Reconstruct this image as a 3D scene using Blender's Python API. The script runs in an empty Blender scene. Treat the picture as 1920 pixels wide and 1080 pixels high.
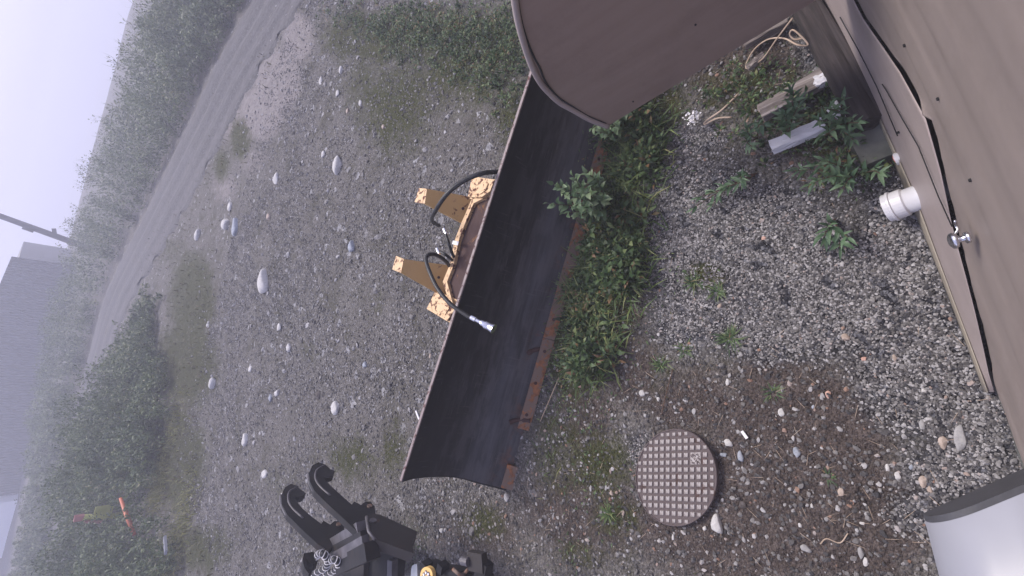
import bpy, bmesh, math, random
import numpy as np
from mathutils import Vector, Matrix
random.seed(7); rng = np.random.default_rng(11)
S = bpy.context.scene; COL = S.collection

# ------------------------------------------------------------------ camera, world, sun, exposure
F, DH, H = 800.0, 905.0, 2.8            # focal length in 1920-px units, horizon distance, camera height (m)
TH = math.atan2(.25, .968); PIT = math.atan(DH / F)
fw = np.array([0, math.cos(PIT), -math.sin(PIT)]); gd = np.array([0, -math.sin(PIT), -math.cos(PIT)]); tt = np.array([-1., 0, 0])
cR = math.cos(TH) * gd - math.sin(TH) * tt; cD = math.sin(TH) * gd + math.cos(TH) * tt
CAM = np.array([0, 0, H])
cd = bpy.data.cameras.new('camera'); cam = bpy.data.objects.new('camera', cd); COL.objects.link(cam)
cd.sensor_width = 36; cd.lens = 36 * F / 1920; cd.clip_start = .02; cd.clip_end = 3000
M = Matrix.Identity(4)
for i in range(3): M[i][0] = cR[i]; M[i][1] = -cD[i]; M[i][2] = -fw[i]; M[i][3] = CAM[i]
cam.matrix_world = M; S.camera = cam

W = bpy.data.worlds.new("World"); S.world = W; W.use_nodes = True
nt = W.node_tree; nt.nodes.clear()
sky = nt.nodes.new('ShaderNodeTexSky'); sky.sky_type = 'NISHITA'; sky.sun_disc = False
sky.sun_elevation = math.radians(50); sky.sun_rotation = math.radians(8)
sky.dust_density = 4; sky.air_density = 1
mixw = nt.nodes.new('ShaderNodeMixRGB'); mixw.inputs[0].default_value = .8
mixw.inputs[2].default_value = (2.75, 2.85, 4.4, 1)          # even overcast layer over the clear sky
bgw = nt.nodes.new('ShaderNodeBackground'); bgw.inputs[1].default_value = .1
ow = nt.nodes.new('ShaderNodeOutputWorld')
nt.links.new(sky.outputs[0], mixw.inputs[1]); nt.links.new(mixw.outputs[0], bgw.inputs[0]); nt.links.new(bgw.outputs[0], ow.inputs[0])
sd = bpy.data.lights.new('sun', 'SUN'); sd.energy = 1.5; sd.angle = math.radians(22); sd.color = (1, .93, .84)
sun = bpy.data.objects.new('sun', sd); COL.objects.link(sun)
el, az = math.radians(50), math.radians(8)
sun.rotation_euler = Vector((math.sin(az) * math.cos(el), math.cos(az) * math.cos(el), math.sin(el))).to_track_quat('Z', 'Y').to_euler()
S.view_settings.view_transform = 'Standard'; S.view_settings.look = 'None'; S.view_settings.gamma = 1
S.view_settings.use_curve_mapping = False; S.view_settings.exposure = 1.42
S.cycles.use_denoising = True; S.cycles.max_bounces = 6; S.cycles.volume_bounces = 2; S.cycles.diffuse_bounces = 3
S.cycles.use_adaptive_sampling = True; S.cycles.adaptive_threshold = .015

# ------------------------------------------------------------------ helpers
def ray(x, y): return fw * F + cR * (x - 960) + cD * (y - 540)
def at(x, y, z=0.):                       # the place at height z seen at a pixel of the photograph
    r = ray(x, y); return CAM + r * ((z - H) / r[2])
def onpl(x, y, P0, N):
    r = ray(x, y); N = np.array(N, float); return CAM + r * (((np.array(P0, float) - CAM) @ N) / (r @ N))
def pr(P):                                # (n,3) -> pixels
    d = np.asarray(P, float) - CAM; k = d @ fw; k = np.where(np.abs(k) < 1e-6, 1e-6, k)
    return 960 + F * (d @ cR) / k, 540 + F * (d @ cD) / k, k
def gz(x, y):                             # ground relief
    x = np.asarray(x, float); y = np.asarray(y, float)
    r = np.hypot(x, y)
    z = .010 * np.sin(2.1 * x + .7 * y) * np.sin(1.3 * y - .5 * x + 1) + .006 * np.sin(5.3 * x + 1.7) * np.sin(4.7 * y + x)
    z = z * np.clip((y + .43 * -x + .2) / 1.0, 0, 1)
    z = z + .05 * np.clip((r - 8) / 10, 0, 1) * np.sin(.6 * x + .35 * y) * np.sin(.5 * y)
    z = z - 14 * np.clip((r - 62) / 160, 0, 1)
    return z
def gp(x, y, up=0.):
    P = at(x, y, 0.); P = at(x, y, float(gz(P[0], P[1])) + up); return P

def tag(o, label=None, cat=None, group=None, kind=None):
    for k, v in (('label', label), ('category', cat), ('group', group), ('kind', kind)):
        if v: o[k] = v
    return o
def link(name, me, parent=None, mat=None):
    o = bpy.data.objects.new(name, me); COL.objects.link(o)
    if parent is not None:
        o.parent = parent; o.matrix_parent_inverse = parent.matrix_world.inverted() if False else Matrix.Translation(-Vector(parent.location))
    if mat and me is not None and not me.materials: me.materials.append(mat)
    return o
def thing(name, label, cat, loc, group=None):
    o = bpy.data.objects.new(name, None); COL.objects.link(o); o.location = loc; o.empty_display_size = .1
    return tag(o, label, cat, group)
def npmesh(name, V, Fc, mat=None, smooth=False, attrs=None):
    me = bpy.data.meshes.new(name); V = np.asarray(V, np.float32)
    if isinstance(Fc, np.ndarray):
        n, k = Fc.shape
        me.vertices.add(len(V)); me.vertices.foreach_set('co', V.ravel())
        me.loops.add(n * k); me.loops.foreach_set('vertex_index', Fc.astype(np.int32).ravel())
        me.polygons.add(n); me.polygons.foreach_set('loop_start', np.arange(0, n * k, k, dtype=np.int32))
    else: me.from_pydata([tuple(map(float, v)) for v in V], [], [tuple(f) for f in Fc])
    if attrs:
        for k2, a in attrs.items():
            at_ = me.attributes.new(k2, 'FLOAT', 'POINT'); at_.data.foreach_set('value', np.asarray(a, np.float32))
    me.update(calc_edges=True)
    me.polygons.foreach_set('use_smooth', np.full(len(me.polygons), smooth))
    if mat: me.materials.append(mat)
    return me
def bm2(name, bm, mat, parent=None, smooth=False, bevel=0):
    if bevel:
        bmesh.ops.bevel(bm, geom=[e for e in bm.edges if e.calc_face_angle(0) > .5], offset=bevel, segments=2, affect='EDGES', profile=.6)
    bmesh.ops.recalc_face_normals(bm, faces=bm.faces)
    me = bpy.data.meshes.new(name); bm.to_mesh(me); bm.free()
    if smooth:
        me.polygons.foreach_set('use_smooth', np.full(len(me.polygons), True))
        me.update()
    return link(name, me, parent, mat)
def axes(d, up=(0, 0, 1)):
    d = Vector(d).normalized(); up = Vector(up)
    if abs(d.dot(up)) > .98: up = Vector((0, 1, 0))
    s = d.cross(up).normalized(); return d, s, s.cross(d)
def add_box(bm, c, d, L, w, h, up=(0, 0, 1)):
    d, s, u = axes(d, up); c = Vector(c)
    vs = [bm.verts.new(c + d * (L / 2 * i) + s * (w / 2 * j) + u * (h / 2 * k)) for i in (-1, 1) for j in (-1, 1) for k in (-1, 1)]
    for f in ((0, 1, 3, 2), (4, 6, 7, 5), (0, 4, 5, 1), (2, 3, 7, 6), (0, 2, 6, 4), (1, 5, 7, 3)): bm.faces.new([vs[i] for i in f])
def box_obj(name, a, b, w, h, mat, parent, bevel=.004, up=(0, 0, 1)):
    a, b = Vector(a), Vector(b); bm = bmesh.new(); add_box(bm, (a + b) / 2, b - a, (b - a).length, w, h, up)
    return bm2(name, bm, mat, parent, bevel=bevel)
def add_prism(bm, pts, ext):              # closed outline (3-D points in a plane) pushed by vector ext
    ext = Vector(ext); a = [bm.verts.new(Vector(p)) for p in pts]; b = [bm.verts.new(Vector(p) + ext) for p in pts]; n = len(a)
    bm.faces.new(a); bm.faces.new(b[::-1])
    for i in range(n): bm.faces.new((a[i], a[(i + 1) % n], b[(i + 1) % n], b[i]))
def smooth_path(P, n=8):
    P = [np.asarray(p, float) for p in P]; P = [2 * P[0] - P[1]] + P + [2 * P[-1] - P[-2]]; out = []
    for i in range(1, len(P) - 2):
        for k in range(n):
            t = k / n; a, b, c, d = P[i - 1:i + 3]
            out.append(.5 * (2 * b + (c - a) * t + (2 * a - 5 * b + 4 * c - d) * t * t + (3 * b - a - 3 * c + d) * t ** 3))
    out.append(P[-2]); return out
def add_tube(bm, P, rad, seg=8, cap=True):
    P = [Vector(p) for p in P]; n = len(P); rad = rad if hasattr(rad, '__len__') else [rad] * n
    rings = []; u = None
    for i in range(n):
        t = (P[min(i + 1, n - 1)] - P[max(i - 1, 0)]).normalized()
        if u is None: u = t.orthogonal().normalized()
        u = (u - t * u.dot(t)).normalized(); w = t.cross(u)
        rings.append([bm.verts.new(P[i] + (u * math.cos(2 * math.pi * k / seg) + w * math.sin(2 * math.pi * k / seg)) * rad[i]) for k in range(seg)])
    for i in range(n - 1):
        for k in range(seg): bm.faces.new((rings[i][k], rings[i][(k + 1) % seg], rings[i + 1][(k + 1) % seg], rings[i + 1][k]))
    if cap: bm.faces.new(rings[0][::-1]); bm.faces.new(rings[-1])
def tube_obj(name, P, rad, mat, parent=None, seg=10):
    bm = bmesh.new(); add_tube(bm, P, rad, seg); return bm2(name, bm, mat, parent, smooth=True)

# ------------------------------------------------------------------ materials
def newmat(name):
    m = bpy.data.materials.new(name); m.use_nodes = True; t = m.node_tree
    return m, t, t.nodes['Principled BSDF'], t.nodes['Material Output']
class NB:                                  # tiny node builder
    def __init__(s, t): s.t = t
    def n(s, ty, **kw):
        x = s.t.nodes.new(ty)
        for k, v in kw.items(): setattr(x, k, v)
        return x
    def set(s, inp, v):
        if hasattr(v, 'is_linked') or isinstance(v, bpy.types.NodeSocket): s.t.links.new(v, inp)
        else: inp.default_value = v
    def co(s): return s.n('ShaderNodeTexCoord').outputs['Object']
    def geo(s): return s.n('ShaderNodeNewGeometry').outputs['Position']
    def attr(s, name, ty='GEOMETRY'):
        x = s.n('ShaderNodeAttribute', attribute_name=name); x.attribute_type = ty; return x.outputs['Fac']
    def noise(s, co, sc, det=4, rough=.55, dist=0):
        x = s.n('ShaderNodeTexNoise'); s.set(x.inputs['Vector'], co); x.inputs['Scale'].default_value = sc
        x.inputs['Detail'].default_value = det; x.inputs['Roughness'].default_value = rough; x.inputs['Distortion'].default_value = dist; return x.outputs['Fac']
    def vor(s, co, sc, feat='F1', out='Distance', rnd=1):
        x = s.n('ShaderNodeTexVoronoi'); x.feature = feat; s.set(x.inputs['Vector'], co); x.inputs['Scale'].default_value = sc; x.inputs['Randomness'].default_value = rnd
        return x.outputs[out]
    def ramp(s, f, stops, interp='LINEAR'):
        x = s.n('ShaderNodeValToRGB'); cr = x.color_ramp; cr.interpolation = interp
        while len(cr.elements) < len(stops): cr.elements.new(.5)
        for e, (p, c) in zip(cr.elements, stops): e.position = p; e.color = (*c, 1) if hasattr(c, '__len__') else (c, c, c, 1)
        s.set(x.inputs[0], f); return x.outputs[0]
    def mix(s, f, a, b, mode='MIX'):
        x = s.n('ShaderNodeMixRGB', blend_type=mode); s.set(x.inputs[0], f)
        for i, v in ((1, a), (2, b)): s.set(x.inputs[i], (*v, 1) if isinstance(v, tuple) and len(v) == 3 else v)
        return x.outputs[0]
    def math(s, op, a, b=0., clamp=False):
        x = s.n('ShaderNodeMath', operation=op, use_clamp=clamp); s.set(x.inputs[0], a); s.set(x.inputs[1], b); return x.outputs[0]
    def map(s, co, scale=(1, 1, 1), rot=(0, 0, 0)):
        x = s.n('ShaderNodeMapping'); s.set(x.inputs[0], co); x.inputs['Scale'].default_value = scale; x.inputs['Rotation'].default_value = rot; return x.outputs[0]
    def bump(s, h, strength=.5, dist=.01):
        x = s.n('ShaderNodeBump'); s.set(x.inputs['Height'], h); x.inputs['Strength'].default_value = strength; x.inputs['Distance'].default_value = dist; return x.outputs[0]
def mat_simple(name, stops, scale=6, rough=.7, metal=0, bump=.2, bdist=.004, det=5, stretch=(1, 1, 1), spec=.5):
    m, t, b, o = newmat(name); n = NB(t); co = n.map(n.co(), stretch)
    f = n.noise(co, scale, det); n.set(b.inputs['Base Color'], n.ramp(f, stops))
    b.inputs['Roughness'].default_value = rough; b.inputs['Metallic'].default_value = metal; b.inputs['Specular IOR Level'].default_value = spec
    n.set(b.inputs['Normal'], n.bump(n.noise(co, scale * 4, 6), bump, bdist)); return m
def mat_worn(name, base, rust, amount=.5, scale=14, rough=.55, spots=.5, base2=None):   # paint with rust chips
    m, t, b, o = newmat(name); n = NB(t); co = n.co()
    f = n.noise(co, scale, 8, .7, .6); mask = n.ramp(f, [(amount, 0.), (amount + .04, 1.)])
    basec = n.mix(n.noise(co, 3, 4), base, base2 or tuple(c * .8 for c in base))
    rc = n.ramp(n.noise(co, scale * 3, 5), [(.3, tuple(c * .6 for c in rust)), (.7, tuple(min(1, c * 1.5) for c in rust))])
    n.set(b.inputs['Base Color'], n.mix(mask, basec, rc)); n.set(b.inputs['Roughness'], n.ramp(mask, [(0, rough), (1, .9)]))
    n.set(b.inputs['Normal'], n.bump(n.math('SUBTRACT', n.noise(co, 60, 4), mask), .35, .003)); return m
def mat_leaf(name, stops, rough=.5, attr='tint'):
    m, t, b, o = newmat(name); n = NB(t)
    c = n.ramp(n.attr(attr) if attr else n.n('ShaderNodeObjectInfo').outputs['Random'], stops)
    n.set(b.inputs['Base Color'], c); b.inputs['Roughness'].default_value = rough; b.inputs['Specular IOR Level'].default_value = .35
    tr = n.n('ShaderNodeBsdfTranslucent'); n.set(tr.inputs[0], c); ms = n.n('ShaderNodeMixShader'); ms.inputs[0].default_value = .25
    t.links.new(b.outputs[0], ms.inputs[1]); t.links.new(tr.outputs[0], ms.inputs[2]); t.links.new(ms.outputs[0], o.inputs[0]); return m

# ground material: soil kinds by painted weights (gravel, dirt, moss, pale)
def mat_ground():
    m, t, b, o = newmat('ground_soil'); n = NB(t); co = n.geo()
    g, d, ms, pl = (n.attr(a) for a in ('gravel', 'dirt', 'moss', 'pale'))
    brk = n.noise(co, 3.5, 6, .65); brk2 = n.noise(co, 16, 5, .7)
    def edge(w, k=1.0): return n.ramp(n.math('ADD', w, n.math('MULTIPLY', n.math('SUBTRACT', n.math('ADD', n.math('MULTIPLY', brk, .5), n.math('MULTIPLY', brk2, .5)), .5), k)), [(.35, 0.), (.62, 1.)])
    v1 = n.vor(co, 55, out='Color'); v2 = n.vor(co, 120, out='Color'); v3 = n.vor(co, 24, out='Color')
    def gray(c): return n.n('ShaderNodeRGBToBW').outputs[0] if False else n.math('MULTIPLY', c, 1.)
    yard = n.ramp(n.math('ADD', n.math('MULTIPLY', v1, .45), n.math('MULTIPLY', v2, .55)), [(.12, (.025, .024, .022)), (.4, (.092, .085, .078)), (.62, (.18, .167, .157)), (.9, (.36, .34, .335))])
    yard = n.mix(n.ramp(n.noise(co, 1.1, 5, .6), [(.36, 0.), (.6, .6)]), yard, n.ramp(n.noise(co, 7, 8, .75), [(.3, (.07, .065, .058)), (.7, (.19, .175, .165))]))
    yard = n.mix(n.ramp(n.noise(co, 1.7, 7, .7, 1.), [(.5, 0.), (.66, .75)]), yard, n.ramp(n.noise(co, 40, 5, .7), [(.3, (.018, .019, .011)), (.7, (.10, .092, .06))]))
    yard = n.mix(n.ramp(n.vor(co, 13, out='Color'), [(.86, 0.), (.9, .8)]), yard, n.ramp(v3, [(0, (.2, .2, .22)), (1, (.5, .49, .5))]))
    dirt = n.ramp(n.math('ADD', n.math('MULTIPLY', n.noise(co, 9, 8, .75), .7), n.math('MULTIPLY', v2, .3)), [(.3, (.028, .022, .02)), (.55, (.088, .069, .062)), (.78, (.19, .155, .142))])
    grav = n.ramp(v1, [(.1, (.010, .010, .013)), (.5, (.035, .035, .042)), (.95, (.2, .2, .22))])  # near-black bed paints shade into the gaps between pebbles
    moss = n.ramp(n.noise(co, 38, 6, .75), [(.32, (.012, .015, .006)), (.52, (.05, .055, .018)), (.72, (.11, .10, .05))])
    pale = n.ramp(n.noise(co, 6, 8, .7), [(.3, (.17, .15, .15)), (.7, (.30, .27, .265))])
    c = n.mix(edge(pl, .9), yard, pale); c = n.mix(edge(d, .9), c, dirt); c = n.mix(edge(g, .8), c, grav); c = n.mix(edge(ms, 1.3), c, moss)
    n.set(b.inputs['Base Color'], c); b.inputs['Roughness'].default_value = .92; b.inputs['Specular IOR Level'].default_value = .25
    h = n.math('ADD', n.math('ADD', n.math('MULTIPLY', n.vor(co, 55), -.8), n.math('MULTIPLY', n.noise(co, 9, 8, .7), 1.6)), n.math('MULTIPLY', n.vor(co, 120), -.4))
    n.set(b.inputs['Normal'], n.bump(h, .9, .02)); return m
def mat_road():
    m, t, b, o = newmat('road_gravel'); n = NB(t); co = n.geo(); u = n.attr('across')
    f = n.math('ADD', n.math('MULTIPLY', n.noise(co, 14, 8, .75), .75), n.math('MULTIPLY', n.vor(co, 30, out='Color'), .25))
    c = n.ramp(f, [(.3, (.02, .019, .021)), (.5, (.055, .052, .057)), (.72, (.14, .132, .142))])
    x = n.n('ShaderNodeCombineXYZ'); n.set(x.inputs[0], u); xx = n.math('ADD', n.noise(x.outputs[0], 9, 4), n.math('MULTIPLY', n.math('SUBTRACT', n.noise(co, .5, 4), .5), .25))
    c = n.mix(n.ramp(xx, [(.42, 0.), (.56, .85)]), c, n.ramp(n.noise(co, 5, 6), [(.3, (.06, .056, .06)), (.7, (.13, .122, .128))]))
    n.set(b.inputs['Base Color'], c); b.inputs['Roughness'].default_value = .9
    n.set(b.inputs['Normal'], n.bump(n.noise(co, 12, 8, .75), .8, .03)); return m
def mat_pebble():
    m, t, b, o = newmat('pebble_stone'); n = NB(t)
    r = n.attr('tint', 'INSTANCER')
    c = n.ramp(r, [(0, (.02, .02, .025)), (.25, (.06, .056, .058)), (.5, (.125, .117, .115)), (.72, (.21, .2, .198)), (.93, (.42, .405, .41)), (.965, (.28, .17, .12)), (1, (.2, .11, .08))])
    c = n.mix(n.ramp(n.noise(n.co(), 2.5, 5), [(.35, 0.), (.7, .35)]), c, (.06, .055, .055))
    n.set(b.inputs['Base Color'], c); b.inputs['Roughness'].default_value = .8
    return m
def mat_stone(name, a, bcol, sc=9):
    m, t, b, o = newmat(name); n = NB(t); co = n.geo()
    f = n.noise(co, sc * 3, 8, .7); sp = n.noise(co, sc * 14, 4, .7)
    c = n.ramp(f, [(.3, a), (.7, bcol)]); c = n.mix(n.ramp(sp, [(.58, 0.), (.68, .5)]), c, tuple(x * .35 for x in a))
    n.set(b.inputs['Base Color'], c); b.inputs['Roughness'].default_value = .85; n.set(b.inputs['Normal'], n.bump(f, .5, .008)); return m
def mat_black():                            # black painted moldboard, polished and scratched towards its lower edge
    m, t, b, o = newmat('black_scuffed_paint'); n = NB(t); u = n.attr('prof'); co = n.geo()
    st = n.noise(n.map(co, (1.2, 9, 22)), 2.2, 6, .6); st2 = n.noise(n.map(co, (.7, 3, 7)), 2, 3)
    fine = n.noise(n.map(co, (30, 4, 3), (0, 0, .1)), 3, 6, .7)
    wear = n.math('MULTIPLY', n.ramp(u, [(.25, 1.), (.62, .12), (.9, 0.)]), n.ramp(n.math('ADD', n.math('MULTIPLY', st, .6), n.math('MULTIPLY', st2, .4)), [(.36, .15), (.62, 1.)]))
    c = n.mix(wear, (.0065, .006, .008), (.055, .054, .064))
    c = n.mix(n.math('MULTIPLY', n.ramp(fine, [(.6, 0.), (.72, .35)]), n.ramp(u, [(.1, 1.), (.5, .05)])), c, (.10, .095, .11))
    sc1 = n.noise(n.map(co, (1.1, 40, 40), (0, .03, .05)), 3, 4, .7); sc2 = n.noise(n.map(co, (26, 2, 2), (0, 0, .25)), 2.4, 3, .6)
    c = n.mix(n.math('MULTIPLY', n.ramp(sc1, [(.58, 0.), (.64, .6)]), n.ramp(n.noise(co, 2.3, 4), [(.42, 0.), (.6, 1.)])), c, (.085, .08, .085))
    c = n.mix(n.math('MULTIPLY', n.ramp(sc2, [(.62, 0.), (.66, .45)]), n.ramp(n.noise(co, 3.1, 3), [(.45, 0.), (.55, 1.)])), c, (.07, .065, .07))
    c = n.mix(n.math('MULTIPLY', n.ramp(n.noise(n.map(co, (1.6, 5, 6), (0, .1, .1)), 2, 6, .65), [(.46, 0.), (.58, .6)]), n.ramp(u, [(.02, 1.), (.7, .5), (.85, 0.)])), c, (.072, .068, .075))
    rz = n.math('MULTIPLY', n.ramp(u, [(0, 1.), (.12, .5), (.22, 0.)]), n.ramp(n.noise(co, 7, 7, .7), [(.52, 0.), (.66, 1.)]))
    c = n.mix(rz, c, n.ramp(n.noise(co, 30, 5), [(.3, (.05, .018, .01)), (.7, (.14, .055, .025))]))
    n.set(b.inputs['Base Color'], c); n.set(b.inputs['Roughness'], n.ramp(n.noise(co, 4, 5), [(.3, .42), (.7, .62)]))
    b.inputs['Specular IOR Level'].default_value = .3
    n.set(b.inputs['Normal'], n.bump(st, .12, .004)); return m
def mat_siding(name, a, c2):
    m, t, b, o = newmat(name); n = NB(t); co = n.co()
    f = n.noise(n.map(co, (.6, .6, 5), (0, 0, 0)), 2.5, 6, .6); g = n.noise(co, 45, 4, .7)
    c = n.ramp(f, [(.3, a), (.7, c2)]); c = n.mix(n.ramp(n.noise(co, 3, 10, .78), [(.5, 0.), (.75, .4)]), c, tuple(x * .55 for x in a))
    n.set(b.inputs['Base Color'], c); b.inputs['Roughness'].default_value = .5; n.set(b.inputs['Normal'], n.bump(g, .05, .002)); return m
def mat_wood(name, stops, axis):
    m, t, b, o = newmat(name); n = NB(t); ang = math.atan2(axis[1], axis[0]); co = n.map(n.geo(), (1.5, 22, 22), (0, 0, 0))
    x = n.n('ShaderNodeMapping'); x.vector_type = 'POINT'; n.set(x.inputs[0], n.geo()); x.inputs['Rotation'].default_value = (0, 0, -ang)
    co = n.map(x.outputs[0], (1.5, 24, 24)); f = n.noise(co, 2.2, 7, .65, .5)
    n.set(b.inputs['Base Color'], n.ramp(f, stops)); b.inputs['Roughness'].default_value = .9; n.set(b.inputs['Normal'], n.bump(f, .6, .006)); return m

MG, MR, MP = mat_ground(), mat_road(), mat_pebble()
M_black = mat_black()
M_rust = mat_worn('rusty_steel', (.20, .125, .085), (.23, .095, .04), .50, 9, .75, base2=(.14, .105, .09))
M_rustdark = mat_worn('dark_rust', (.055, .022, .02), (.16, .075, .03), .6, 6, .8)
M_yellow = mat_worn('chipped_yellow_paint', (.55, .36, .15), (.10, .035, .02), .60, 12, .5, base2=(.47, .30, .125))
M_yellowchip = mat_worn('badly_chipped_yellow_paint', (.66, .45, .25), (.11, .04, .026), .53, 26, .55, base2=(.60, .38, .19))
M_lip = mat_worn('worn_bare_edge', (.26, .205, .205), (.10, .05, .045), .55, 30, .6)
M_hose = mat_simple('black_rubber', [(.3, (.006, .006, .007)), (.7, (.016, .016, .018))], 20, .5)
M_chrome = mat_simple('plated_steel', [(.3, (.5, .5, .54)), (.7, (.8, .8, .84))], 30, .25, 1.0, .05)
M_iron = mat_simple('black_painted_iron', [(.3, (.005, .0045, .006)), (.55, (.011, .010, .011)), (.8, (.03, .02, .016))], 7, .6, 0, .3, spec=.25)
M_ironedge = mat_simple('pale_and_lit_iron', [(.3, (.05, .048, .055)), (.7, (.14, .13, .145))], 9, .5, .2, .25)  # paler iron for bars, and for light painted on hook and plate edges
M_ironbrown = mat_worn('brown_black_iron', (.018, .013, .012), (.06, .028, .018), .6, 7, .7)
M_cast = mat_worn('rust_stained_cast_iron', (.105, .08, .08), (.075, .045, .04), .58, 10, .75)
M_stud = mat_simple('polished_stud_top', [(.3, (.16, .13, .125)), (.5, (.34, .31, .30)), (.7, (.46, .43, .42))], 60, .6, .1, .4)
M_tan = mat_siding('tan_metal_siding', (.235, .194, .176), (.265, .22, .20))
M_tan2 = mat_siding('tan_skirt_metal', (.30, .25, .238), (.35, .295, .28))
M_tan3 = mat_siding('brown_tan_metal', (.225, .163, .133), (.265, .197, .163))
M_flatblack = mat_simple('shade_and_screw_black', [(.3, (.004, .004, .006)), (.7, (.01, .01, .012))], 20, .8)  # flat black for fasteners, and for shade painted into seam and openings
M_pvc = mat_simple('white_pvc', [(.3, (.56, .55, .57)), (.7, (.66, .65, .67))], 5, .35, 0, .03)
M_red = mat_simple('red_plastic', [(.3, (.40, .07, .05)), (.7, (.5, .12, .08))], 8, .5)
M_conc = mat_simple('damp_concrete', [(.3, (.055, .062, .055)), (.5, (.10, .105, .095)), (.75, (.16, .16, .15))], 7, .9, 0, .4)
M_pale = mat_simple('pale_grey_powder_coat', [(.3, (.25, .255, .295)), (.7, (.305, .31, .35))], 3, .4, 0, .05)
M_dgrey = mat_simple('dark_grey_plastic', [(.3, (.045, .045, .05)), (.7, (.06, .06, .068))], 30, .6, 0, .1)
M_shed = mat_simple('grey_sheet_metal', [(.3, (.05, .05, .06)), (.7, (.08, .08, .092))], .6, .6)
M_white = mat_simple('white_cladding', [(.3, (.8, .8, .82)), (.7, (.85, .85, .87))], .6, .6)
M_poleM = mat_simple('weathered_pole_wood', [(.3, (.05, .045, .05)), (.7, (.11, .10, .10))], 3, .9, stretch=(1, 1, .1))
M_orange = mat_simple('orange_paint', [(.3, (.42, .10, .045)), (.7, (.52, .15, .07))], 5, .6)
M_pink = mat_simple('faded_red_paint', [(.3, (.34, .11, .10)), (.7, (.5, .24, .22))], 5, .6)
M_lime = mat_simple('yellow_green_paint', [(.3, (.36, .38, .08)), (.7, (.5, .5, .16))], 5, .6)
M_flaky = mat_worn('flaking_white_paint', (.66, .65, .68), (.16, .12, .10), .66, 14, .85)
M_grey_steel = mat_simple('bare_grey_steel', [(.3, (.26, .28, .31)), (.7, (.36, .38, .42))], 10, .45, .2)
M_amber = mat_simple('amber_plastic', [(.3, (.68, .42, .12)), (.7, (.78, .52, .2))], 10, .5)
M_darkpad = mat_simple('dark_maroon_print', [(.3, (.03, .008, .02)), (.7, (.05, .012, .03))], 10, .6)
M_whiteprint = mat_simple('white_print', [(.3, (.7, .68, .7)), (.7, (.8, .78, .8))], 10, .6)
M_stem = mat_simple('red_brown_stem', [(.3, (.06, .03, .022)), (.7, (.12, .07, .045))], 20, .8)
M_straw = mat_simple('dry_straw', [(.3, (.33, .24, .17)), (.7, (.48, .38, .30))], 12, .8)
L_weed = mat_leaf('weed_leaf', [(0, (.018, .034, .014)), (.35, (.05, .092, .036)), (.62, (.1, .155, .062)), (.84, (.17, .21, .085)), (.92, (.16, .12, .06)), (1, (.2, .12, .065))])
L_moss = mat_leaf('moss_leaf', [(0, (.02, .022, .009)), (.4, (.05, .05, .022)), (.7, (.085, .08, .035)), (.88, (.10, .065, .04)), (1, (.15, .10, .075))])
L_brush = mat_leaf('brush_leaf', [(0, (.032, .05, .022)), (.35, (.078, .112, .05)), (.7, (.135, .175, .075)), (.9, (.2, .225, .10)), (1, (.28, .25, .15))])
L_grass = mat_leaf('grass_blade', [(0, (.03, .055, .016)), (.5, (.09, .15, .045)), (.8, (.18, .23, .075)), (1, (.32, .3, .13))])
L_yellow = mat_leaf('yellow_green_blade', [(0, (.06, .07, .015)), (.5, (.14, .15, .035)), (1, (.25, .23, .07))])
L_bush = mat_leaf('grey_green_leaf', [(0, (.045, .082, .04)), (.4, (.09, .15, .075)), (.75, (.15, .215, .115)), (1, (.22, .29, .165))], .45, None)
L_wil = mat_leaf('willow_leaf', [(0, (.05, .098, .05)), (.5, (.10, .175, .095)), (1, (.16, .24, .135))], .45, None)

# ------------------------------------------------------------------ ground
def blobs(px, py, L):
    w = np.zeros_like(px)
    for x, y, rx, ry, a in L:
        q = ((px - x) / rx) ** 2 + ((py - y) / ry) ** 2
        w = np.maximum(w, a * np.exp(-np.clip(q, 0, 30) * .7))
    return w
G_GRAV = [(1330, 440, 150, 130, 1), (1450, 470, 150, 130, 1), (1560, 560, 190, 110, 1), (1690, 480, 90, 150, 1), (1730, 690, 130, 130, 1), (1840, 800, 70, 130, 1), (1800, 880, 120, 60, .9),
          (1290, 590, 70, 70, .95), (1450, 620, 130, 60, .95), (1530, 100, 45, 40, .75), (1310, 260, 60, 35, .8), (1620, 330, 60, 60, .55), (1255, 350, 40, 50, .8), (1255, 480, 30, 60, .6), (1200, 840, 26, 40, .75), (1740, 960, 90, 60, .7)]
G_DIRT = [(1500, 830, 180, 150, 1), (1400, 960, 220, 140, 1), (1600, 980, 150, 120, 1), (1300, 760, 120, 90, .7), (1180, 700, 80, 90, .7), (1400, 130, 110, 80, .9), (1500, 260, 100, 90, .6), (1450, 700, 120, 60, .7),
          (1100, 960, 140, 110, .75), (900, 1000, 130, 80, .6), (1100, 780, 70, 100, .7), (1130, 500, 90, 260, .8), (1590, 400, 70, 60, .35)]
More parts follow.
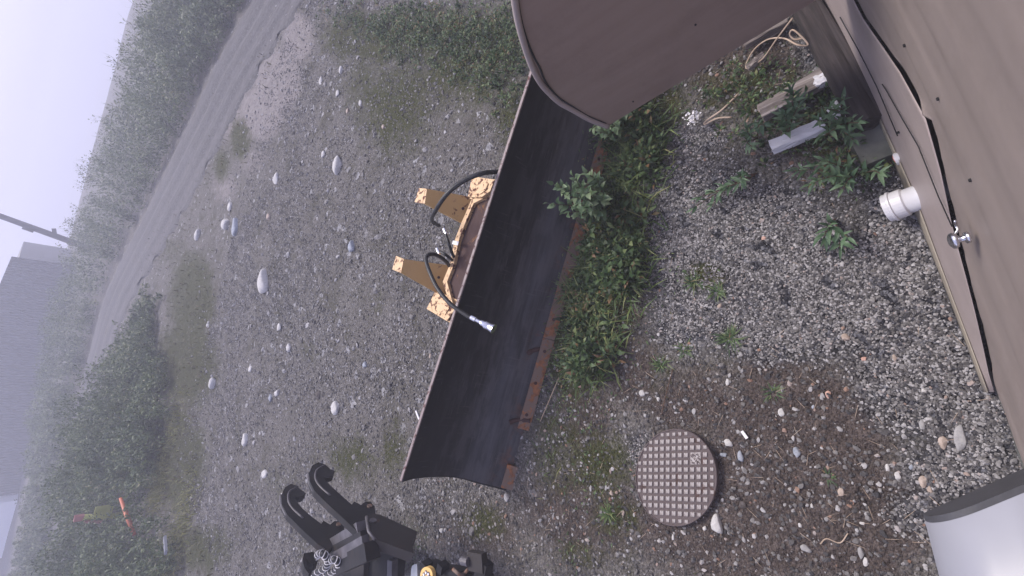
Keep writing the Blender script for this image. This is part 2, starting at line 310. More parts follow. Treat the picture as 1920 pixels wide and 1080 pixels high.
G_MOSS = [(1150, 520, 60, 200, .6), (850, 120, 170, 110, .65), (690, 150, 80, 130, .55), (880, 80, 130, 70, .8), (960, 200, 60, 110, .6), (720, 70, 120, 55, .85), (740, 200, 90, 110, .7), (640, 70, 40, 60, .7), (450, 260, 22, 45, .8), (415, 310, 18, 40, .7), (360, 560, 45, 90, .9), (350, 680, 60, 90, .9),
          (1120, 440, 70, 200, .8), (1080, 650, 60, 110, .85), (1320, 520, 45, 32, .75), (1130, 870, 70, 80, .7), (1050, 850, 60, 110, .6), (1150, 970, 60, 50, .6), (1090, 1040, 90, 50, .5), (1210, 200, 80, 60, .85), (1400, 170, 120, 80, .6), (1540, 240, 90, 80, .6),
          (690, 400, 50, 60, .25), (620, 500, 40, 60, .22), (580, 660, 30, 40, .45), (560, 800, 60, 70, .3), (660, 860, 70, 60, .6), (740, 850, 40, 80, .55), (900, 980, 60, 50, .6), (520, 900, 50, 60, .45), (700, 560, 50, 70, .4), (800, 300, 50, 40, .3), (560, 400, 40, 30, .3), (1240, 700, 30, 60, .45), (330, 860, 60, 100, .9), (380, 1030, 70, 60, .7), (320, 470, 40, 40, .5)]
G_PALE = [(560, 70, 28, 45, 1), (520, 150, 45, 60, 1), (490, 210, 40, 50, 1), (450, 240, 30, 40, .9), (420, 350, 30, 40, .6), (470, 300, 50, 40, .5)]
gx = np.unique(np.concatenate([np.arange(-4, 3.6, .05), -4 - np.cumsum(.06 * 1.055 ** np.arange(150)), 3.6 + np.cumsum(.06 * 1.055 ** np.arange(150))]))
gy = np.unique(np.concatenate([np.arange(-1.2, 5.0, .05), -1.2 - np.cumsum(.1 * 1.09 ** np.arange(75)), 5 + np.cumsum(.06 * 1.045 ** np.arange(180))]))
gx = gx[(gx > -2500) & (gx < 2500)]; gy = gy[gy < 2600]
X, Y = np.meshgrid(gx, gy); V = np.stack([X.ravel(), Y.ravel(), gz(X, Y).ravel()], 1)
nx, ny = len(gx), len(gy); ii = np.arange(nx * ny).reshape(ny, nx)
FQ = np.stack([ii[:-1, :-1].ravel(), ii[:-1, 1:].ravel(), ii[1:, 1:].ravel(), ii[1:, :-1].ravel()], 1)
px, py, kk = pr(V); px = np.where(kk > .05, px, -9999); 
near = np.hypot(V[:, 0], V[:, 1])
V[:, 2] += np.where(near < 14, rng.normal(0, .0035, len(V)), 0)
ground = link('ground', npmesh('ground', V, FQ, MG, True, dict(gravel=blobs(px, py, G_GRAV), dirt=blobs(px, py, G_DIRT), moss=blobs(px, py, G_MOSS), pale=blobs(px, py, G_PALE))))
tag(ground, kind='structure')

# road: a strip between its near and far edge
rn = [at(*q) for q in ((690, -120), (610, -40), (545, 50), (470, 170), (400, 300), (345, 400), (300, 480), (255, 560), (215, 650), (180, 750), (160, 850), (142, 950), (132, 1060), (120, 1200))]
rf = [at(*q) for q in ((545, -120), (495, -40), (440, 60), (402, 130), (362, 215), (312, 310), (250, 435), (190, 570), (157, 690), (130, 810), (112, 900), (101, 1000), (92, 1160))]
rn, rf = smooth_path(rn, 14), smooth_path(rf, 14); Vr, ac = [], []
NA = 22
for i, (a, b) in enumerate(zip(rn, rf)):
    ja, jb = .04 * math.sin(i * .9) + .06 * random.random(), .03 * math.sin(i * .7) + .05 * random.random()
    for k in range(NA + 1):
        u = k / NA; uu = min(1 - jb, max(ja, u)) if k in (0, 1, NA - 1, NA) else u; uu += .012 * (k == 1) - .012 * (k == NA - 1); P = a + (b - a) * uu; z = float(gz(P[0], P[1])) + .02 + (-.03 if k in (0, NA) else 0) + .02 * math.sin(u * 25) * math.sin(u * 3.1)
        Vr.append((P[0], P[1], z)); ac.append(u)
n1 = NA + 1
Fr = np.array([(i * n1 + k, (i + 1) * n1 + k, (i + 1) * n1 + k + 1, i * n1 + k + 1) for i in range(len(rn) - 1) for k in range(NA)])
tag(link('road', npmesh('road', Vr, Fr, MR, True, dict(across=ac))), kind='structure')

# ------------------------------------------------------------------ tan metal building at the lower right
dw = np.array([.9011, .4336, 0]); nw = np.array([-.4336, .9011, 0]); W0 = np.array([.658, -.117, 0])
def bend(s):
    s = np.asarray(s, float); c = np.clip(s, -2, 2); return .021 * c * c + .05 * (np.abs(s) - np.abs(c))
def wp(s, z, o=0.): return W0 + dw * s + nw * (o + float(bend(s))) + np.array([0, 0, z])
def wallpt(x, y, o=0.):
    s = 0.
    for _ in range(12):
        P = onpl(x, y, W0 + nw * (o + float(bend(s))), nw); s = float((P - W0) @ dw)
    return s, float(P[2])
bld = thing('metal_building', 'tan sheet metal building wall with an open black seam along the right', 'building', W0)
seam = [wallpt(*q) for q in ((1630, 32), (1700, 130), (1750, 220), (1778, 320), (1800, 430), (1822, 510), (1840, 580), (1856, 650))]
seam = sorted(seam); seam = [(seam[0][0] - .16, .075)] + seam; ss = [p[0] for p in seam]; sz = [p[1] for p in seam]
def seamz(s): return float(np.interp(s, ss, sz)) if s < ss[-1] else sz[-1]
slap = wallpt(1752, 215)[0]
def sheet(name, s0, s1, zlo, zhi, off, mat, ns=60, nz=24, thick=.002, rag=0, power=1.0):
    Vs = []
    for i in range(ns + 1):
        s = s0 + (s1 - s0) * i / ns; a, b = zlo(s), zhi(s)
        a += rag * (math.sin(s * 33) + .7 * math.sin(s * 71 + 1)) if rag else 0
        for k in range(nz + 1):
            z = a + (b - a) * (k / nz) ** power; Vs.append(wp(s, z, off(s, z, k / nz)))
    m1 = nz + 1
    Fs = np.array([(i * m1 + k, (i + 1) * m1 + k, (i + 1) * m1 + k + 1, i * m1 + k + 1) for i in range(ns) for k in range(nz)])
    o = link(name, npmesh(name, Vs, Fs, mat, True), bld); md = o.modifiers.new('t', 'SOLIDIFY'); md.thickness = thick; md.offset = 0
    return o
rib = lambda z: .0035 * (math.tanh(5 * math.sin(z * 21)) * .5 + .5)
def zbot(s): return max(seamz(s) + .004, .05) + (0 if s > slap else .0045 * (math.sin(s * 33) + .7 * math.sin(s * 71 + 1)) + .004)
sheet('siding_sheet', -4.5, 4.2, zbot, lambda s: 4.2, lambda s, z, u: .005 + rib(z) + (.020 * math.exp(-((s - slap) / .07) ** 2) * math.exp(-u * 60) if s > slap else 0), M_tan, 290, 170, power=1.3)
sheet('skirt_panel', ss[0] - .02, 4.2, lambda s: .07, lambda s: max(.09, seamz(s) - .002), lambda s, z, u: .019 + .014 * (1 - u), M_tan2, 60, 26)
sheet('bottom_lip', ss[0] - .02, 4.2, lambda s: .02, lambda s: max(.085, .02 + .18 * seamz(s)), lambda s, z, u: .036 + .004 * (1 - u), mat_siding('olive_tan_lip', (.28, .245, .19), (.33, .29, .235)), 60, 3)
sheet('seam_shade_strip', ss[0] + .03, 4.2, lambda s: seamz(s) - .03, lambda s: seamz(s) + .006, lambda s, z, u: .0008, M_flatblack, 60, 4)  # black strip added to paint the shadow inside the open seam
sheet('foundation_strip', -4.5, 4.2, lambda s: -.05, lambda s: .06, lambda s, z, u: .0 + .004 * math.sin(s * 19), M_conc, 60, 3)
def scratch(name, qs, r, off, mat=M_flatblack):
    P = []
    for q in qs: s, z = wallpt(*q, o=off); P.append(wp(s, z, off))
    return tube_obj(name, P, r, mat, bld, 5)
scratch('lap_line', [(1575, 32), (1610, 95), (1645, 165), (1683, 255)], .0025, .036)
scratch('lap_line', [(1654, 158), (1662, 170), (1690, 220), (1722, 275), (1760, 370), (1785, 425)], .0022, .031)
for q in ((1690, 88), (1752, 188), (1812, 340), (1691, 246), (1750, 335)):
    s, z = wallpt(*q, o=.02); off = .012 if q[0] > 1740 or q[1] < 100 else .033
    bm = bmesh.new(); P = wp(s, z, off - .004); add_tube(bm, [P, P + nw * .007], .006, 8); bm2('screw', bm, M_flatblack, bld)
bm = bmesh.new(); c = W0 + dw * -.15 - nw * 2.2 + np.array([0, 0, 2.06]); add_box(bm, c, dw, 8.6, 4.2, 4.1); bm2('building_body', bm, M_tan, bld)

# curved side panel standing out from the wall (upper right)
PWs = 1.2; PP = W0 + dw * PWs
wing = thing('curved_side_panel', 'brown-tan metal panel with a rolled curved edge, hiding the far end of the black blade', 'metal panel', PP + nw * .5)
crv = [onpl(*q, PP, dw) for q in ((1140, 236), (1105, 222), (1075, 205), (1050, 191), (1030, 173), (1013, 153), (1000, 130), (985, 85), (970, 32))]
crv = smooth_path(crv[:5] + [onpl(*q, PP, dw) for q in ((1012, 152), (996, 120), (984, 85), (973, 45), (965, 0), (960, -50), (958, -110))], 6)
top = crv[-1]; b1 = onpl(1475, 34, PP, dw); foot = PP + nw * .075 + np.array([0, 0, b1[2] + .02])
out = crv + [PP + nw * .075 + np.array([0, 0, top[2]]), foot, b1]
bm = bmesh.new(); add_prism(bm, out, dw * .02); bm2('panel_sheet', bm, M_tan3, wing)
tube_obj('rolled_rim', [p - dw * .006 for p in crv], .017, M_tan2, wing, 10)
cen = np.mean(out, 0)
bm = bmesh.new(); add_tube(bm, [p + (cen - p) / np.linalg.norm(cen - p) * .034 - dw * .004 for p in crv], .0055, 6); bm2('rim_groove', bm, M_flatblack, wing)
for q in ((1304, 46), (1187, 190)):
    P = onpl(*q, PP, dw); bm = bmesh.new(); add_tube(bm, [P - dw * .004, P], .005, 8); bm2('rivet', bm, M_flatblack, wing)

# pale rounded housing at the lower right corner
P0 = at(1738, 984, 1.62); s0 = float((P0 - W0) @ dw); o0 = float((P0 - W0) @ nw)
hous = thing('wall_housing', 'pale grey rounded metal housing with a dark end, fixed low right on the tan wall', 'housing', W0 + dw * s0 + np.array([0, 0, 1.55]))
P1 = at(1925, 903, 1.62); eh = (P1 - P0) / np.linalg.norm(P1 - P0); fh = at(1764, 1085, 1.56) - at(1738, 984, 1.56); fh /= np.linalg.norm(fh); Lh = float(np.linalg.norm(P1 - P0)) + .06
prof = [(Lh, 1.632), (.13, 1.627)] + [(.10 - .10 * math.sin(a), 1.525 + .10 * math.cos(a)) for a in np.linspace(.05, math.pi / 2, 18)] + [(0, 1.525), (Lh, 1.525)]
def hs(dv): return [P0 * np.array([1, 1, 0]) + eh * o + fh * dv + np.array([0, 0, z]) for o, z in prof]
bm = bmesh.new(); add_prism(bm, hs(.012), fh * .45)
for f in bm.faces: f.smooth = len(f.verts) == 4
for e in bm.edges: e.smooth = e.calc_face_angle(0) < .5
bm2('housing_shell', bm, M_pale, hous)
bm = bmesh.new(); add_prism(bm, hs(0), fh * .0118); bm2('end_plate', bm, M_dgrey, hous, bevel=0)

# timber on a concrete block
a = at(1636, 236, .2); b = at(1520, 30, .2)
tdir = (b - a) / np.linalg.norm(b - a)
M_tim = mat_wood('dark_old_timber', [(.3, (.010, .0075, .0075)), (.5, (.026, .02, .02)), (.72, (.055, .043, .043))], tdir)
tim = thing('timber_beam', 'dark weathered timber lying along the tan wall on a concrete block', 'timber', (*a[:2], .2))
a2 = at(1634, 232, .14); 
bm = bmesh.new(); add_box(bm, a2 + tdir * .95, tdir, 1.9, .135, .12); bmesh.ops.subdivide_edges(bm, edges=bm.edges[:], cuts=3, use_grid_fill=True)
for v in bm.verts: v.co += Vector(rng.normal(0, .003, 3))
bm2('beam', bm, M_tim, tim, bevel=.012)
blk = thing('concrete_block', 'damp grey-green concrete block under the end of the dark timber', 'concrete block', (*at(1648, 268)[:2], 0))
bm = bmesh.new(); add_box(bm, (*at(1643, 262, .05)[:2], .045), tdir, .25, .20, .10); bm2('block', bm, M_conc, blk, bevel=.01)

# pvc drain pipe, small capped stub, chrome knob
def ring_prof(name, P, d, prof, mat, parent, seg=24):
    d = Vector(d).normalized(); bm = bmesh.new()
    add_tube(bm, [Vector(P) + d * t for t, r in prof], [r for t, r in prof], seg); return bm2(name, bm, mat, parent, smooth=False)
pd = at(1662, 391, .11) - at(1745, 362, .16); pl = np.linalg.norm(pd); pd /= pl; p0 = at(1745, 362, .16)
pipe = thing('drain_pipe', 'white plastic drain pipe with belled end sticking out from under the tan wall', 'drain pipe', p0)
pr_ = .062
bm = bmesh.new(); add_tube(bm, [p0 - pd * .06, p0 + pd * pl * .52], pr_ * .97, 28); o = bm2('pipe', bm, M_pvc, pipe, smooth=True); 
bm = bmesh.new()
for q in ([(pl * .52, pr_ * .97), (pl * .56, pr_ * 1.1), (pl * .80, pr_ * 1.1), (pl * .82, pr_ * 1.2), (pl * .88, pr_ * 1.2), (pl * .9, pr_ * 1.1), (pl, pr_ * 1.12), (pl, pr_ * 1.0), (pl * .6, pr_ * .98)],):
    add_tube(bm, [p0 + pd * t for t, r in q], [r for t, r in q], 28, cap=False)
bm2('socket', bm, M_pvc, pipe, smooth=False)
p1 = at(1694, 293, .14); stub = thing('capped_stub', 'short white plastic stub with red tip beside the concrete block', 'pipe stub', p1)
bm = bmesh.new(); add_tube(bm, [p1 - pd * .06, p1 + pd * .03], .032, 14); bm2('stub', bm, M_pvc, stub)
bm = bmesh.new(); add_tube(bm, [p1 + pd * .0305 + np.array([0, .0, .008]), p1 + pd * .036 + np.array([0, 0, .008])], .02, 10); bm2('red_cap', bm, M_red, stub)
s, z = wallpt(1801, 448, .05); kb = wp(s, z, .03); kn = thing('chrome_fitting', 'chrome mushroom knob on a short stem on the tan skirt', 'knob', kb)
kd = nw + dw * -.05 + np.array([0, 0, .12]); kd /= np.linalg.norm(kd)
bm = bmesh.new(); add_tube(bm, [kb + kd * t for t in (0, .008, .009, .026, .03)], [.02, .02, .011, .010, .010], 18); bm2('stem', bm, M_chrome, kn, smooth=True)
bm = bmesh.new(); add_tube(bm, [kb + kd * t for t in (.026, .031, .038, .044, .049, .051)], [.011, .024, .029, .027, .018, .003], 22); bm2('knob_head', bm, M_chrome, kn, smooth=True)
s, z = wallpt(1792, 432, .05); hb = wp(s, z, .045)
tube_obj('latch_hook', smooth_path([hb + dw * .03 + np.array([0, 0, .02]), hb + dw * .015, hb, hb - dw * .015 + nw * .012, kb + kd * .02], 5), .005, M_chrome, kn, 8)

# ------------------------------------------------------------------ snow plough blade
PR = [(1.978, .012), (2.055, .075), (2.145, .160), (2.225, .220), (2.296, .295), (2.345, .40), (2.377, .524), (2.390, .64), (2.379, .744)]
PRs = smooth_path([(y, z, 0) for y, z in PR], 4)
def bl(x, i):
    y, z = PRs[i][0], PRs[i][1]; k = z / .744; return np.array([x, y + (x + 1.565) * (-.0256 + (-.083 + .0256) * k), z])
NP = len(PRs); x0b, x1b = -1.567, 2.05
blade = thing('plough_blade', 'long black curved plough blade with a rusty cutting edge lying across the yard', 'plough blade', (0, 2.1, 0))
NX = 120; Vb, prof_a = [], []
for side in (0, 1):
    for i in range(NX + 1):
        x = x0b + (x1b - x0b) * i / NX
        for k in range(NP):
            P = bl(x, k)
            if k == 0 and x < -1.0: P = bl(x, 0) * (1 - .0) + (bl(x, 2) - bl(x, 0)) * (.12 * (random.random() if side == 0 else .3))
            if side: P = P + np.array([0, .014, -.004])
            P[2] += .002 * math.sin(x * 4.1) * math.sin(k * .4)
            Vb.append(P); prof_a.append(k / (NP - 1))
off = (NX + 1) * NP; Fb = []
for i in range(NX):
    for k in range(NP - 1):
        a_ = i * NP + k; Fb.append((a_, a_ + 1, a_ + NP + 1, a_ + NP)); Fb.append((off + a_, off + a_ + NP, off + a_ + NP + 1, off + a_ + 1))
for k in range(NP - 1):
    Fb.append((k, off + k, off + k + 1, k + 1)); e = NX * NP + k; Fb.append((e, e + 1, off + e + 1, off + e))
for i in range(NX):
    a_ = i * NP; Fb.append((a_, a_ + NP, off + a_ + NP, off + a_)); a_ = i * NP + NP - 1; Fb.append((a_, off + a_, off + a_ + NP, a_ + NP))
link('moldboard', npmesh('moldboard', Vb, np.array(Fb), M_black, False, dict(prof=prof_a)), blade)
a, b = bl(x0b, NP - 1), bl(x1b, NP - 1)
box_obj('top_lip', a + np.array([0, .012, .006]), b + np.array([0, .012, .006]), .022, .010, M_lip, blade, .003)
tube_obj('end_flange', [bl(x0b - .004, k) + np.array([0, .01, 0]) for k in range(NP)], .009, M_iron, blade, 6)
def cut(name, xa, xb, hgt, mat, tilt=0.):
    bm = bmesh.new(); n = max(2, int((xb - xa) / .06)); rows = []
    for i in range(n + 1):
        x = xa + (xb - xa) * i / n; p0_ = bl(x, 0); p1_ = bl(x, 5); d = (p1_ - p0_) / np.linalg.norm(p1_ - p0_); nn = np.array([0, -d[2], d[1]])
        w = .004 * rng.random()
        rows.append([bm.verts.new(p0_ - d * (.035 + w) + nn * .006), bm.verts.new(p0_ + d * hgt + nn * .006), bm.verts.new(p0_ + d * hgt + nn * .026), bm.verts.new(p0_ - d * (.035 + w) + nn * .026)])
    for i in range(n):
        for k in range(4): bm.faces.new((rows[i][k], rows[i][(k + 1) % 4], rows[i + 1][(k + 1) % 4], rows[i + 1][k]))
    bm.faces.new(rows[0]); bm.faces.new(rows[-1][::-1])
    return bm2(name, bm, mat, blade)
xe = float(at(978, 800)[0])
for xa, xb in ((xe, -.32), (-.315, .72), (.725, 1.4), (1.405, 2.02), (-1.55, -1.36)): cut('cutting_edge', xa, xb, .055, M_rust)
for x in np.arange(xe + .12, 1.9, .26):
    p0_ = bl(x, 0); p1_ = bl(x, 5); d = (p1_ - p0_) / np.linalg.norm(p1_ - p0_); nn = np.array([0, -d[2], d[1]])
    bm = bmesh.new(); c = p0_ + d * .015 + nn * .024; add_tube(bm, [c, c + nn * .006], .013, 10); bm2('edge_bolt', bm, M_rustdark, blade)
for q, L in (((1000, 657), .075), ((967, 788), .06)):
    k = 5; P = onpl(*q, bl(-.3, 3), (0, -.55, .83)); bm = bmesh.new()
    add_tube(bm, smooth_path([P + np.array([-.5 * L, .03, .03]), P, P + np.array([.35 * L, -.05, -.035]), P + np.array([.5 * L, -.09, -.065])], 4), [.016 + .008 * random.random() for _ in range(13)], 8)
    bm2('wear_lug', bm, M_rustdark, blade, smooth=True)
for x in (-1.3, -.75, 1.05, 1.6):          # stiffener ribs behind the moldboard
    pts = [bl(x, k) + np.array([0, .02, 0]) for k in range(2, NP - 2)]; pts = pts + [pts[-1] + np.array([0, .07, -.04]), pts[0] + np.array([0, .2, -.02])]
    bm = bmesh.new(); add_prism(bm, pts, (.012, 0, 0)); bm2('rib', bm, M_iron, blade)
# mounting frame behind the blade
def poly_plate(name, pts, ext, mat, parent=blade, bevel=.003):
    bm = bmesh.new(); add_prism(bm, pts, ext); return bm2(name, bm, mat, parent, bevel=bevel)
zb = .60
poly_plate('rust_channel', [at(*q, zb - .03) for q in ((926, 345), (912, 366), (892, 376), (877, 398), (862, 448), (850, 490), (838, 530), (851, 578), (868, 590), (905, 480))], (0, 0, -.02), M_rustdark)
bmc = [at(*q, zb) for q in ((902, 368), (884, 374), (864, 420), (852, 452), (843, 497), (830, 528), (840, 560), (847, 562), (838, 528), (850, 498), (860, 452), (871, 421), (888, 381), (906, 372))]
poly_plate('crossbeam', bmc, (0, 0, -.12), M_yellowchip)
for pad in (((885, 331), (927, 337), (919, 358), (902, 370), (890, 370), (877, 368)), ((815, 548), (847, 562), (852, 580), (838, 602), (800, 579))):
    pts = [at(*q, .62) for q in pad]; poly_plate('mount_pad', pts, (0, 0, -.025), M_yellowchip)
    c = np.mean(pts, 0); poly_plate('pad_lip', [c + (p - c) * 1.13 + np.array([0, 0, -.04]) for p in pts], (0, 0, -.02), M_yellowchip)
    poly_plate('pad_face', [c + (p - c) * .62 for p in pts], (0, 0, .008), M_yellowchip)
def ear(tip, base):
    zt = .86; T4 = [at(*q, zt) for q in tip]
    e = poly_plate('hitch_ear', [T4[1], T4[2]] + [at(*q, zz) for q, zz in base], (0, .012, -.012), M_yellow)
    tp = poly_plate('ear_tip', [p + np.array([0, 0, .004]) for p in T4], (0, 0, -.024), M_yellowchip, e, .003) if False else poly_plate('ear_tip', [p + np.array([0, 0, .004]) for p in T4], (0, 0, -.024), M_yellowchip)
def planefit(p, P0, N): return onpl(*p, P0, N)
for tip, base in ((((786, 353), (801, 354), (797, 382), (778, 379)), ((868, 419), (886, 370))), (((743, 480), (758, 486), (752, 512), (736, 505)), ((816, 548), (841, 556), (846, 498)))):
    zt = .84; T4 = [at(*q, zt) for q in tip]; e1 = (T4[1] + T4[2]) / 2; b0 = at(*base[0], .56)
    u = T4[2] - T4[1]; v = b0 - e1; N = np.cross(u, v); N /= np.linalg.norm(N); N = N * (1 if N[2] > 0 else -1)
    poly_plate('hitch_ear', [T4[1], T4[2]] + [planefit(q, e1, N) for q in base], -N * .022, M_yellow)
    poly_plate('ear_tip', [p + np.array([0, 0, .003]) for p in T4], (0, 0, -.025), M_yellowchip)
    pb = [planefit(q, e1, N) for q in base]
    c = (pb[0] + pb[-1]) / 2 + (e1 - (pb[0] + pb[-1]) / 2) * .12 + N * .001
    bm = bmesh.new(); add_tube(bm, [c, c + N * .008], .012, 8); bm2('pin', bm, M_rustdark, blade)
    box_obj('ear_foot', (pb[0] + pb[-1]) / 2 - N * .03, np.array([*((pb[0] + pb[-1]) / 2 - N * .03)[:2], .03]), .16, .05, M_rustdark, blade)
H1 = [((935, 322), .72), ((905, 325), .84), ((870, 339), .90), ((838, 364), .93), ((815, 398), .86), ((810, 414), .62), ((823, 423), .36)]
tube_obj('hydraulic_hose', smooth_path([at(*q, z_) for q, z_ in H1], 8), .0165, M_hose, blade)
H2 = [((846, 505), .55), ((836, 490), .66), ((818, 478), .80), ((803, 478), .88), ((799, 488), .90), ((806, 511), .92), ((822, 543), .92), ((846, 571), .90), ((876, 592), .86), ((884, 596), .85)]
tube_obj('hydraulic_hose', smooth_path([at(*q, z_) for q, z_ in H2], 8), .0145, M_hose, blade)
c0, c1 = at(883, 595, .855), at(926, 617, .80); cdv = c1 - c0; cl = np.linalg.norm(cdv); cdv /= cl
ring_prof('hose_coupler', c0, cdv, [(0, .016), (.04, .018), (.041, .012), (.08, .013), (.081, .018), (.09, .02), (cl * .62, .02), (cl * .63, .027), (cl * .8, .025), (cl * .9, .03), (cl, .034)], M_chrome, blade, 14)
tube_obj('hydraulic_hose', smooth_path([at(*q, z_) for q, z_ in (((835, 437), .70), ((841, 455), .70), ((848, 475), .64), ((853, 487), .56))], 6), .012, M_hose, blade)
tube_obj('hydraulic_hose', smooth_path([at(*q, z_) for q, z_ in (((825, 472), .70), ((836, 478), .69), ((848, 488), .60), ((852, 494), .54))], 6), .012, M_hose, blade)
for q in ((835, 434), (822, 471)):
    P = at(*q, .70); ring_prof('hose_fitting', P, at(q[0] + 4, q[1] + 8, .70) - P, [(-.03, .014), (0, .016), (.02, .012), (.03, .012)], M_chrome, blade, 10)
poly_plate('white_tag', [at(*q, .625) for q in ((850, 451), (861, 453), (859, 460), (848, 458))], (0, 0, .004), M_whiteprint, bevel=0)

# ------------------------------------------------------------------ black hook coupler (bottom centre)
zz = lambda x, y: (500 + .2129 * x, 850 + .2129 * y)
hk = thing('hook_coupler', 'black steel coupler with two upturned hooks standing on the gravel', 'coupler', (-2.3, 3.0, 0))
OUTB = [(600, 155), (560, 140), (520, 100), (455, 78), (400, 108), (372, 180), (380, 250), (420, 330), (520, 430), (640, 540), (800, 690), (870, 610), (962, 545), (950, 470), (915, 425), (870, 424), (830, 455), (770, 422), (752, 452), (690, 400), (580, 300), (530, 250), (500, 212), (540, 212), (585, 195)]
OUTA = [(345, 350), (300, 320), (270, 285), (215, 268), (160, 300), (128, 370), (135, 450), (180, 540), (300, 660), (440, 790), (545, 860), (610, 780), (690, 712), (680, 640), (645, 595), (595, 598), (560, 628), (500, 592), (480, 620), (400, 560), (320, 490), (270, 430), (243, 385), (290, 390), (325, 378)]
for outl, xp, hole in ((OUTB, -2.08, (905, 470)), (OUTA, -2.5, (632, 630))):
    pts = [onpl(*zz(*q), (xp, 0, 0), (1, 0, 0)) for q in outl]
    h = poly_plate('hook_plate', pts, (-.05, 0, 0), M_iron, hk, .004)
    inner = [onpl(*zz(*q), (xp + .002, 0, 0), (1, 0, 0)) for q in ([(500, 110), (440, 150), (430, 220), (470, 290), (560, 370)] if xp > -2.2 else [(255, 305), (200, 340), (190, 410), (225, 480), (320, 570)])]
    tube_obj('weld_rib', smooth_path(inner, 4), .010, M_ironedge, hk, 6)
    P = onpl(*zz(*hole), (xp, 0, 0), (1, 0, 0)); bm = bmesh.new(); add_tube(bm, [P - Vector((.03, 0, 0)), P + Vector((.012, 0, 0))], .022, 16); bm2('eye_bush', bm, M_rust, hk)
    bk = [onpl(*zz(*q), (xp - .026, 0, 0), (1, 0, 0)) for q in outl[5:11]]
    tube_obj('lit_back_edge', [p + np.array([0, .004, .006]) for p in bk], .013, M_ironedge, hk, 6)  # pale tube paints the light caught on the hook's upper back edge
PLN = -2.0
sp = [(885, 560), (940, 530), (1010, 545), (1330, 690), (1285, 790), (1290, 880), (960, 760), (905, 690)]
pts = [onpl(*zz(*q), (PLN, 0, 0), (1, 0, 0)) for q in sp]; poly_plate('side_plate', pts, (-.07, 0, 0), M_ironbrown, hk, .006)
sp0 = pts
P = onpl(*zz(935, 600), (PLN, 0, 0), (1, 0, 0)); bm = bmesh.new(); add_tube(bm, [P - Vector((.02, 0, 0)), P + Vector((.014, 0, 0))], .026, 14); bm2('eye_bush', bm, M_ironedge, hk)
tube_obj('lit_plate_edge', [p + np.array([.0, .004, .004]) for p in (pts[0], pts[7], pts[6])], .012, M_ironedge, hk, 6)  # pale tube paints the light along the side plate's edge
def bar(name, qa, qb, w, h, mat): 
    a_ = onpl(*zz(*qa), (-2.6, 0, 0), (1, 0, 0)); b_ = onpl(*zz(*qb), (-2.05, 0, 0), (1, 0, 0)); return box_obj(name, a_, b_, w, h, mat, hk, .006)
bar('cross_bar', (560, 800), (835, 640), .07, .07, M_ironedge)
bar('cross_bar', (580, 870), (860, 735), .09, .05, M_iron)
bar('cross_bar', (600, 920), (890, 765), .08, .08, M_ironedge)
bar('cross_bar', (660, 985), (930, 850), .12, .10, M_iron)
ZB = .34
poly_plate('body_block', [at(*zz(*q), ZB) for q in ((640, 950), (880, 815), (950, 775), (1130, 850), (1120, 1000), (1100, 1180), (560, 1180))], (0, 0, -.12), M_iron, hk, .008)
poly_plate('recess_shade', [at(*zz(*q), ZB + .003) for q in ((885, 945), (1058, 945), (1050, 1120), (880, 1120))], (0, 0, -.02), M_flatblack, hk, 0)  # black plate on top of the block, painting the shade of an opening
poly_plate('post', [at(*zz(*q), ZB + .05) for q in ((1062, 940), (1105, 950), (1098, 1130), (1056, 1130))], (0, 0, -.06), M_ironedge, hk, .003)
poly_plate('lower_beam', [at(*zz(*q), ZB + .05) for q in ((890, 805), (960, 775), (1190, 860), (1190, 890), (930, 885))], (0, 0, -.06), M_ironbrown, hk, .006)
poly_plate('gusset', [at(*zz(*q), ZB + .06) for q in ((700, 935), (860, 850), (850, 1120), (760, 1120))], (0, 0, -.05), M_ironbrown, hk, .006)
# side eye and spiral-wrapped hoses at the lower left of the coupler
P = [onpl(*zz(*q), (-2.62, 0, 0), (1, 0, 0)) for q in ((330, 880), (400, 868), (440, 880), (450, 950), (410, 985), (380, 960), (352, 920), (360, 985), (400, 1040), (370, 1060), (330, 1000), (316, 930))]
poly_plate('side_hook', P, (-.06, 0, 0), M_iron, hk, .004)
HA = [((440, 905), .70), ((480, 880), .72), ((515, 900), .70), ((540, 950), .62), ((520, 1010), .52), ((440, 1050), .46), ((380, 1085), .42)]
HB = [((560, 945), .66), ((600, 935), .68), ((635, 975), .62), ((600, 1030), .52), ((520, 1060), .46), ((420, 1100), .4)]
wraps = thing('wrapped_hoses', 'bundle of black hoses with white spiral wrap looped on the hook coupler', 'hose bundle', at(610, 1050, .5))
for hi, (HH, r) in enumerate(((HA, .024), (HB, .022))):
    path = smooth_path([at(*zz(*q), z_ + .12) for q, z_ in HH], 10); tube_obj('hose', path, r, M_hose, wraps)
    fine_ = smooth_path(path, 6); spi = []
    for i, p in enumerate(fine_[:-1]):
        t_ = Vector(fine_[i + 1] - p).normalized(); u_ = t_.cross(Vector((.3, .2, 1))).normalized(); w_ = t_.cross(u_); a_ = i * .23
        spi.append(np.array(Vector(p) + (u_ * math.cos(a_) + w_ * math.sin(a_)) * (r + .003)))
    tube_obj('spiral_wrap', spi, .0036, M_whiteprint, wraps, 5)

